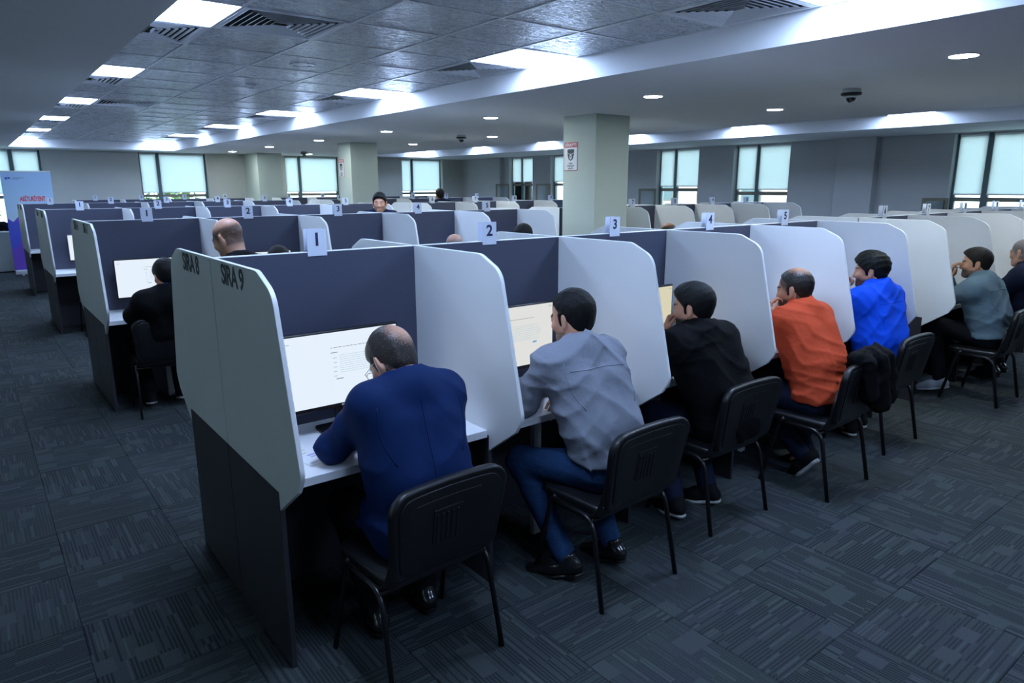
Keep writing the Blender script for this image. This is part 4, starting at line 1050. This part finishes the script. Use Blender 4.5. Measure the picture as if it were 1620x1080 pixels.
build_person('person in a black sweater with dark hair and beard resting the chin on one hand', **seat(2.375, -.82, (2.270, -.650, 1.158), (18, 8, 0), (2.262, -.735, 1.048), sh_w=.172, shz=-.072, shy=.01,
    elL=(2.185, -.530, .808), elR=(2.56, -.50, .808), wrL=(2.205, -.515, 1.005), wrR=(2.40, -.40, .79), hands=((A3(.30, -.10, .85), A3(-.5, .8, 0), 1, curl, .5), (A3(-.8, .6, 0), A3(0, 0, 1), -1, relax, .4)),
    top='sweater', top_mat=Fb['black'], leg_mat=Fb['jeansd'], skin=S_['tan'], hair_mat=Hb, hair=dict(t=.014, line=(.082, .072), top=.012, rough=.002), beard=.95, shoes=SH['sneak'], hem=.46, fold=.008, loose=.010,
    anL=(2.12, -.72, .085), anR=(2.40, -.73, .085), toes=((.06, .22, -.05), (-.06, .22, -.05)), seed=21))
build_person('person in an orange shirt and jeans with thinning crown, hand at the mouth', **seat(3.225, -.91, (3.285, -.650, 1.160), (12, 10, 0), (3.275, -.745, 1.056), sh_w=.165, shz=-.075, shy=.012,
    elL=(3.130, -.535, .806), elR=(3.49, -.52, .806), wrL=(3.190, -.535, .985), wrR=(3.34, -.42, .79), hands=((A3(.22, -.05, .95), A3(-.6, .8, 0), 1, (.8, .85, .9, .9), .5), (A3(-.8, .6, 0), A3(0, 0, 1), -1, relax, .4)),
    top='polo', top_mat=Fb['orange'], leg_mat=Fb['jeansd'], skin=S_['tan'], hair_mat=T4, hair=dict(t=.009, line=(.052, .074), thin=((.010, -.045, .130), .075, .15), rough=.0018), stub=(.8, .2, 0), beard=.85, short=True, shoes=SH['sneak'], hem=.535, fold=.009, loose=.008,
    anL=(3.20, -.86, .13), anR=(3.36, -.80, .10), toes=((.0, .14, -.17), (.02, .20, -.08)), seed=33))
build_person('person in a bright blue shirt with thick black hair, fists at the mouth', **seat(4.225, -.81, (4.285, -.650, 1.203), (20, 6, 0), (4.272, -.740, 1.090), sh_w=.176, shz=-.085, shy=.012,
    elL=(4.095, -.500, .808), elR=(4.48, -.49, .808), wrL=(4.165, -.480, 1.055), wrR=(4.290, -.455, 1.050), hands=((A3(.55, -.12, .70), A3(-.4, .8, .2), 1, fist, .9), (A3(-.55, .0, .72), A3(.4, .8, .2), -1, fist, .9)),
    top='shirt', top_mat=Fb['blue'], leg_mat=Fb['pants'], skin=S_['tan'], hair_mat=Hb, hair=dict(t=.017, line=(.088, .062), top=.022, rough=.004), beard=.8, shoes=SH['sneak'], hem=.47, fold=.010, loose=.012,
    anL=(4.14, -.70, .085), anR=(4.36, -.66, .085), toes=((.18, .15, -.05), (.14, .18, -.05)), seed=44))
build_person('person in a teal grey shirt with both hands over the mouth, legs crossed', **seat(5.990, -.93, (5.935, -.765, 1.150), (22, 4, 0), (5.925, -.860, 1.035), sh_w=.172, shz=-.085,
    elL=(5.78, -.565, .808), elR=(6.12, -.545, .808), wrL=(5.835, -.600, 1.005), wrR=(5.945, -.575, .995), hands=((A3(.10, -.10, .98), A3(-.45, .85, 0), 1, (.5, .5, .55, .6), .5), (A3(-.30, -.05, .92), A3(.35, .9, 0), -1, (.5, .5, .55, .6), .5)),
    top='shirt', top_mat=Fb['teal'], leg_mat=Fb['pants'], skin=S_['olive'], hair_mat=Hd, hair=dict(t=.012, line=(.078, .072), top=.008, rough=.002), beard=.8, shoes=SH['white'], hem=.545, fold=.009, loose=.010,
    knL=(5.85, -.53, .600), knR=(6.12, -.50, .53), anL=(5.80, -.66, .12), anR=(6.05, -.52, .09), toes=((-.02, .20, -.06), (.04, .22, -.05)), seed=55))
build_person('person with short grey hair in a dark vest at the right edge of the photo', **seat(6.86, -.95, (6.77, -.86, 1.195), (-14, 8, 0), (6.76, -.96, 1.080), sh_w=.172,
    elL=(6.54, -.72, .808), elR=(6.98, -.72, .808), wrL=(6.66, -.55, .79), wrR=(6.86, -.55, .79), top='jacket', top_mat=Fb['navyd'], leg_mat=Fb['pants'], skin=S_['grey'], stub=(.9, .2, 0), shoes=SH['leather'], hem=.50, fine=.9))
# second row and beyond
build_person('person in a black jacket with a blue collar at the second row first desk', **seat(.385, 3.14, (.420, 3.005, 1.118), (12, 14, 0), (.415, 2.915, 1.00), sh_w=.178, shz=-.08,
    elL=(.175, 3.08, .815), elR=(.66, 3.10, .815), wrL=(.30, 3.32, .79), wrR=(.56, 3.32, .79), top='jacket', top_mat=Fb['black'], leg_mat=Fb['pants'], skin=S_['tan'], hair_mat=Hb, hair=dict(t=.014, line=(.075, .068), rough=.0015), collar=Fb['collar_b'], shoes=SH['sneak'], hem=.46, fine=.9))
def far_sitter(label, cx, hx, hz, hy=2.98, yaw=8, pitch=14, skin='tan', hm=None, hair=None, stub=None, tm=None, chy=None, beard=.5):
    c = (hy+.15-.05) if chy is None else chy
    build_person(label, **seat(cx, c, (hx, hy, hz), (yaw, pitch, 0), (hx, hy-.09, hz-.115), elL=(hx-.25, hy+.09, .815), elR=(hx+.25, hy+.09, .815), wrL=(hx-.12, hy+.32, .79), wrR=(hx+.12, hy+.32, .79), top='sweater', top_mat=tm or Fb['black'],
                 leg_mat=Fb['pants'], skin=S_[skin], hair_mat=hm, hair=hair, stub=stub, beard=beard, hem=.46, fine=.75, shoes=SH['sneak']))
far_sitter('person with brown hair low in the second row, only the crown showing', 1.33, 1.315, 1.172, hm=Hd, hair=dict(t=.012, line=(.078, .070)))
far_sitter('person with a shiny bald head showing above the front row beside plate two', 3.12, 3.125, 1.200, skin='grey', stub=(.7, .05, .8))
far_sitter('person with black hair just above the front row beyond plate two', 4.02, 4.02, 1.262, hm=Hb, hair=dict(t=.015, line=(.082, .070)))
far_sitter('person with a balding head right of the near column, behind plate four', 6.50, 6.47, 1.198, skin='tan', stub=(.9, .07, .8))
def stander(label, x, y, top_z, yaw, hrot, tm, lm, skin, hm=None, hair=None, stub=None, top='jacket', collar=None, lean=.0, beard=.3):
    """standing figure, facing direction given by yaw (0 = +y, left positive)"""
    Rz = np.array(Matrix.Rotation(R_(yaw), 3, 'Z')); hz = top_z-.125; g = lambda a, b, c: tuple(A3(x, y, 0)+Rz@A3(a, b, c))
    n = hz-.125; hipz = min(.92, n-.50)
    build_person(label, head=g(0, lean+.03, hz), hrot=(yaw+hrot[0], hrot[1], 0), nape=g(0, lean*.85-.055, n), shL=g(-.175, lean*.75-.02, n-.075), shR=g(.175, lean*.75-.02, n-.075), elL=g(-.25, lean*.6-.02, n-.36), elR=g(.25, lean*.6-.02, n-.36),
                 wrL=g(-.22, lean*.6+.16, n-.52), wrR=g(.22, lean*.6+.16, n-.52), hip=g(0, -.02, hipz), knL=g(-.10, .03, .49), knR=g(.10, .03, .49), anL=g(-.11, -.02, .085), anR=g(.11, -.02, .085),
                 top=top, top_mat=tm, leg_mat=lm, skin=S_[skin], hair_mat=hm, hair=hair, stub=stub, hem=hipz-.10, collar=collar, fine=.75, beard=beard, seed=int(x*10), shoes=SH['leather'], stand=True, toes=[tuple(Rz@A3(t, .20, -.055)) for t in (-.03, .03)])
stander('person with a shaved head in a black top bending between the first two rows', .62, 1.42, 1.605, 22, (12, 24), Fb['black'], Fb['pants'], 'fair', stub=(.75, .045, .85), top='sweater', lean=.20)
stander('person with black hair standing beyond the second row, face turned this way', 3.47, 5.25, 1.715, 165, (-18, 4), Fb['navyd'], Fb['pants'], 'tan', Hb, dict(t=.014, line=(.085, .070), top=.012), beard=.4)
stander('person in a dark suit with a white collar standing far back, seen from behind', 6.95, 9.30, 1.745, -12, (6, 6), Fb['navyd'], Fb['pants'], 'tan', Hd, dict(t=.012, line=(.078, .072)), collar=M['paper'])

# ------------------------------------------------------------------ coats, bags, banner, low cabinet
def soft_thing(name, label, cat, prims, m, seed, amp=.010, h=.009, loc=(0, 0, 0)):
    me = np_mesh(name, [surf(prims, h, folds(seed, amp, 22))]); return tag(link(name, me, m, loc=loc), label, cat)
soft_thing('hanging_coat', 'black coat slung over the chair back behind the person in orange', 'coat',
           [Cone((-.05, .0, .815), (.27, .02, .800), .040, .045, .04), Cone((.02, -.045, .79), (.05, -.055, .60), .040, .048, .05), Cone((.15, -.050, .79), (.19, -.060, .52), .048, .060, .05), Cone((.27, -.035, .78), (.33, -.030, .545), .050, .062, .05),
            Cone((.25, .05, .79), (.31, .045, .60), .035, .05, .05), Cone((.05, .06, .80), (.07, .07, .68), .02, .03, .04)], Fb['black'], 5, .014, loc=(3.19, -1.135, .012))
soft_thing('hanging_coat', 'dark maroon coat over a chair in the first booth of the third row', 'coat',
           [Cone((-.20, 0, .80), (.20, 0, .80), .035, .035, .04), Cone((-.14, -.03, .78), (-.15, -.04, .30), .05, .07, .05), Cone((.12, -.03, .78), (.14, -.04, .34), .05, .07, .05), Cone((0, -.03, .76), (0, -.05, .32), .06, .08, .05)], Fb['maroon'], 8, .005, .012, loc=(.50, 2*RP-1.00, .01))
# roll-up banner
M['ban_sky'] = None
def mk_banner():
    m, nt, b = nodes('banner_print')
    tc = nt.nodes.new('ShaderNodeTexCoord'); sp = nt.nodes.new('ShaderNodeSeparateXYZ'); nt.links.new(tc.outputs['Object'], sp.inputs[0])
    mr = nt.nodes.new('ShaderNodeMapRange'); mr.inputs['From Min'].default_value = .8; mr.inputs['From Max'].default_value = 2.0; nt.links.new(sp.outputs[2], mr.inputs['Value'])
    cr = nt.nodes.new('ShaderNodeValToRGB'); e = cr.color_ramp.elements; e[0].color = (.55, .70, .80, 1); e[1].color = (.40, .60, .85, 1)
    nt.links.new(mr.outputs[0], cr.inputs[0]); nt.links.new(cr.outputs[0], b.inputs['Base Color']); b.inputs['Roughness'].default_value = .45; return m
M['ban_sky'] = mk_banner()
M['purple'] = mat('banner_violet', (.16, .07, .50), .45); M['purple2'] = mat('banner_blue_violet', (.07, .09, .55), .45); M['ban_y'] = mat('banner_yellow', (.80, .55, .03), .45)
bn = empty('rollup_banner', 'tall pale blue roll-up banner with red lettering and violet shape at the far end', 'banner', (.335, 14.75, 0), R_(-3))
bw = .43
link('banner_sheet', box_me('sheet', -bw, bw, -.004, 0, .10, 2.10), M['ban_sky'], bn)
link('top_rail', box_me('rail', -bw, bw, -.012, .012, 2.10, 2.13, bev=.004), M['tbar'], bn)
bm = bmesh.new(); box(bm, -bw, bw, -.05, .05, .01, .10, bev=.02, seg=2); link('base_cassette', mesh('cas', bm), M['tbar'], bn)
bm = bmesh.new(); tube(bm, [(0, .03, .09), (0, .02, 2.1)], .01, 8); link('rear_pole', mesh('pole', bm), M['tbar'], bn)
for sx in (-.3, .3):
    bm = bmesh.new(); box(bm, sx-.02, sx+.02, -.16, .16, 0, .012, bev=.003); link('foot', mesh('ft', bm), M['tbar'], bn)
tt = link('title_text', text_me('ABİTURİYENT', .128, .0005, .0045, spacing=.92), M['red'], bn, (.06, -.0052, 1.56), (PI/2, 0, 0))
tt.scale = (.56, 1, 1)
bm = bmesh.new(); box(bm, -.36, -.32, -.0052, -.0042, 1.955, 2.0); box(bm, -.315, -.27, -.0052, -.0042, 1.965, 2.0); link('logo_mark', mesh('lg', bm), M['purple2'], bn)
bm = bmesh.new()
for k, w in enumerate((.20, .12)): box(bm, -.24, -.24+w, -.0052, -.0042, 1.985-k*.022, 1.991-k*.022)
link('small_print', mesh('sp', bm), M['ink_g'], bn)
def wave(pts, y): 
    bm = bmesh.new(); prism(bm, pts, 1, y-.0006, y); return bm
link('violet_shape', mesh('vs', wave([(-bw, .11), (.43, .11), (.43, .62), (.34, .66), (.20, .70), (.06, .80), (-.04, .93), (-.14, 1.10), (-.22, 1.22), (-.33, 1.10), (-bw, 1.18)], -.0046)), M['purple'], bn)
link('blue_shape', mesh('bs', wave([(-bw, .55), (-.30, .60), (-.22, .80), (-.20, 1.0), (-.26, 1.12), (-.33, 1.08), (-bw, 1.15)], -.0054)), M['purple2'], bn)
link('yellow_shape', mesh('ys', wave([(.02, .84), (.20, .74), (.43, .68), (.43, 1.02), (.30, 1.08), (.16, 1.08), (.05, 1.02)], -.0046)), M['ban_y'], bn)
link('small_text', text_me('abituriyent', .05, .0003, .0008), M['text_w'], bn, (.18, -.0062, .32), (PI/2, 0, 0))
# low grey ledge cabinet below the far window and what lies on it
lc = empty('low_cabinet', 'long low grey cabinet under the far window beside the banner', 'cabinet', (-1.6, 15.5, 0))
link('body', box_me('lcb', -1.9, 1.75, .0, .95, .02, .84, bev=.004), M['wall'], lc); link('top', box_me('lct', -1.92, 1.77, -.02, .97, .8405, .875, bev=.004), M['edge'], lc)
for k in range(4): link('cabinet_door', box_me('lcd', -1.88+k*.905, -1.88+k*.905+.895, -.014, -.0005, .05, .82, bev=.003), M['wall'], lc)
soft_thing('bag', 'black bag lying on the low grey cabinet by the far window', 'bag', [Cone((-.16, 0, .09), (.16, .02, .085), .085, .08, .05), Cone((-.05, 0, .13), (.08, 0, .16), .07, .05, .05)], Fb['black'], 3, .012, .016, loc=(-.22, 15.68, .875))
soft_thing('folded_clothes', 'pale green bundle of clothes beside the black bag on the low cabinet', 'clothes', [Cone((-.12, 0, .06), (.10, .02, .06), .06, .05, .04), Cone((0, 0, .10), (.06, .0, .13), .05, .03, .04)], cloth('pale_green', (.25, .45, .42)), 4, .012, .016, loc=(.02, 15.72, .875))

# ------------------------------------------------------------------ outside the windows
def facade(x, y, w, h, rz, label, col):
    t = empty('building', label, 'building', (x, y, -6), rz, group='buildings outside the windows')
    mm = mat('render_wall', col, .9, var=.06, bump=(3, .1)); link('wall', box_me('fw', -w/2, w/2, 0, 3, 0, h), mm, t)
    fm = box_me('fwin', -.55, .55, -.03, 0, 0, 1.5); fm.materials.append(M['frame_b']); pm = box_me('fpane', -.48, .48, -.04, -.03, .07, 1.43); pm.materials.append(M['frame'])
    for i in range(int(w/2.6)):
        for j in range(int(h/3)):
            f = link('window', fm, parent=t, loc=(-w/2+1.3+i*2.6, 0, 1.0+j*3)); link('pane', pm, parent=f)
    link('roof', box_me('rf', -w/2-.3, w/2+.3, -.3, 3.2, h, h+.25), M['frame_b'], t)
facade(27, 3.5, 14, 6.6, -PI/2, 'cream rendered building seen below the blinds of the right hand wall', (.62, .56, .42))
facade(29, 17, 12, 10, -PI/2, 'pinkish building seen through the farthest window of the right hand wall', (.60, .47, .46))
def tree(x, y, z, r, seed, label):
    g = np.random.RandomState(seed); t = empty('tree', label, 'tree', (x, y, -6), group='trees outside the windows')
    bm = bmesh.new(); tube(bm, [(0, 0, 0), (.1, .1, z*.5), (0, 0, z)], [.25, .2, .12], 8); link('trunk', mesh('tk', bm, True), mat('bark', (.10, .07, .05), .9, bump=(8, .5)), t)
    n = 2600; c = g.normal(0, 1, (n, 3)); c /= np.linalg.norm(c, axis=1)[:, None]; c *= (r*g.uniform(.55, 1, (n, 1)))*(1+.25*np.sin(c*4+seed)); c[:, 2] = c[:, 2]*.8+z+r*.5
    a = g.normal(0, 1, (n, 3)); a /= np.linalg.norm(a, axis=1)[:, None]; b = np.cross(a, g.normal(0, 1, (n, 3))); b /= np.linalg.norm(b, axis=1)[:, None]; s = .16
    P = np.stack([c-a*s, c+b*s*.5, c+a*s, c-b*s*.5], 1).reshape(-1, 3); F = np.arange(n*4).reshape(-1, 4)
    link('foliage', np_mesh('fol', [(P, F)], smooth=False), M['leaf'], t, kind='stuff')
M['leaf'] = mat('leaf_green', (.07, .15, .035), .6, var=.35)
tree(20.5, .2, 5.2, 2.6, 1, 'bushy green tree outside the nearest window of the right hand wall'); tree(-2.4, 24, 5.6, 2.8, 2, 'green tree outside the far window beside the banner')
tree(5.5, 26, 4.6, 2.4, 3, 'green tree outside the second window of the far wall'); facade(30, -13, 12, 5.6, -PI/2, 'low cream building outside behind the green tree', (.60, .56, .46))
struct('floor_outside', box_me('og', -40, 70, -40, 80, -6.2, -6), mat('asphalt', (.16, .16, .16), .9, var=.1))
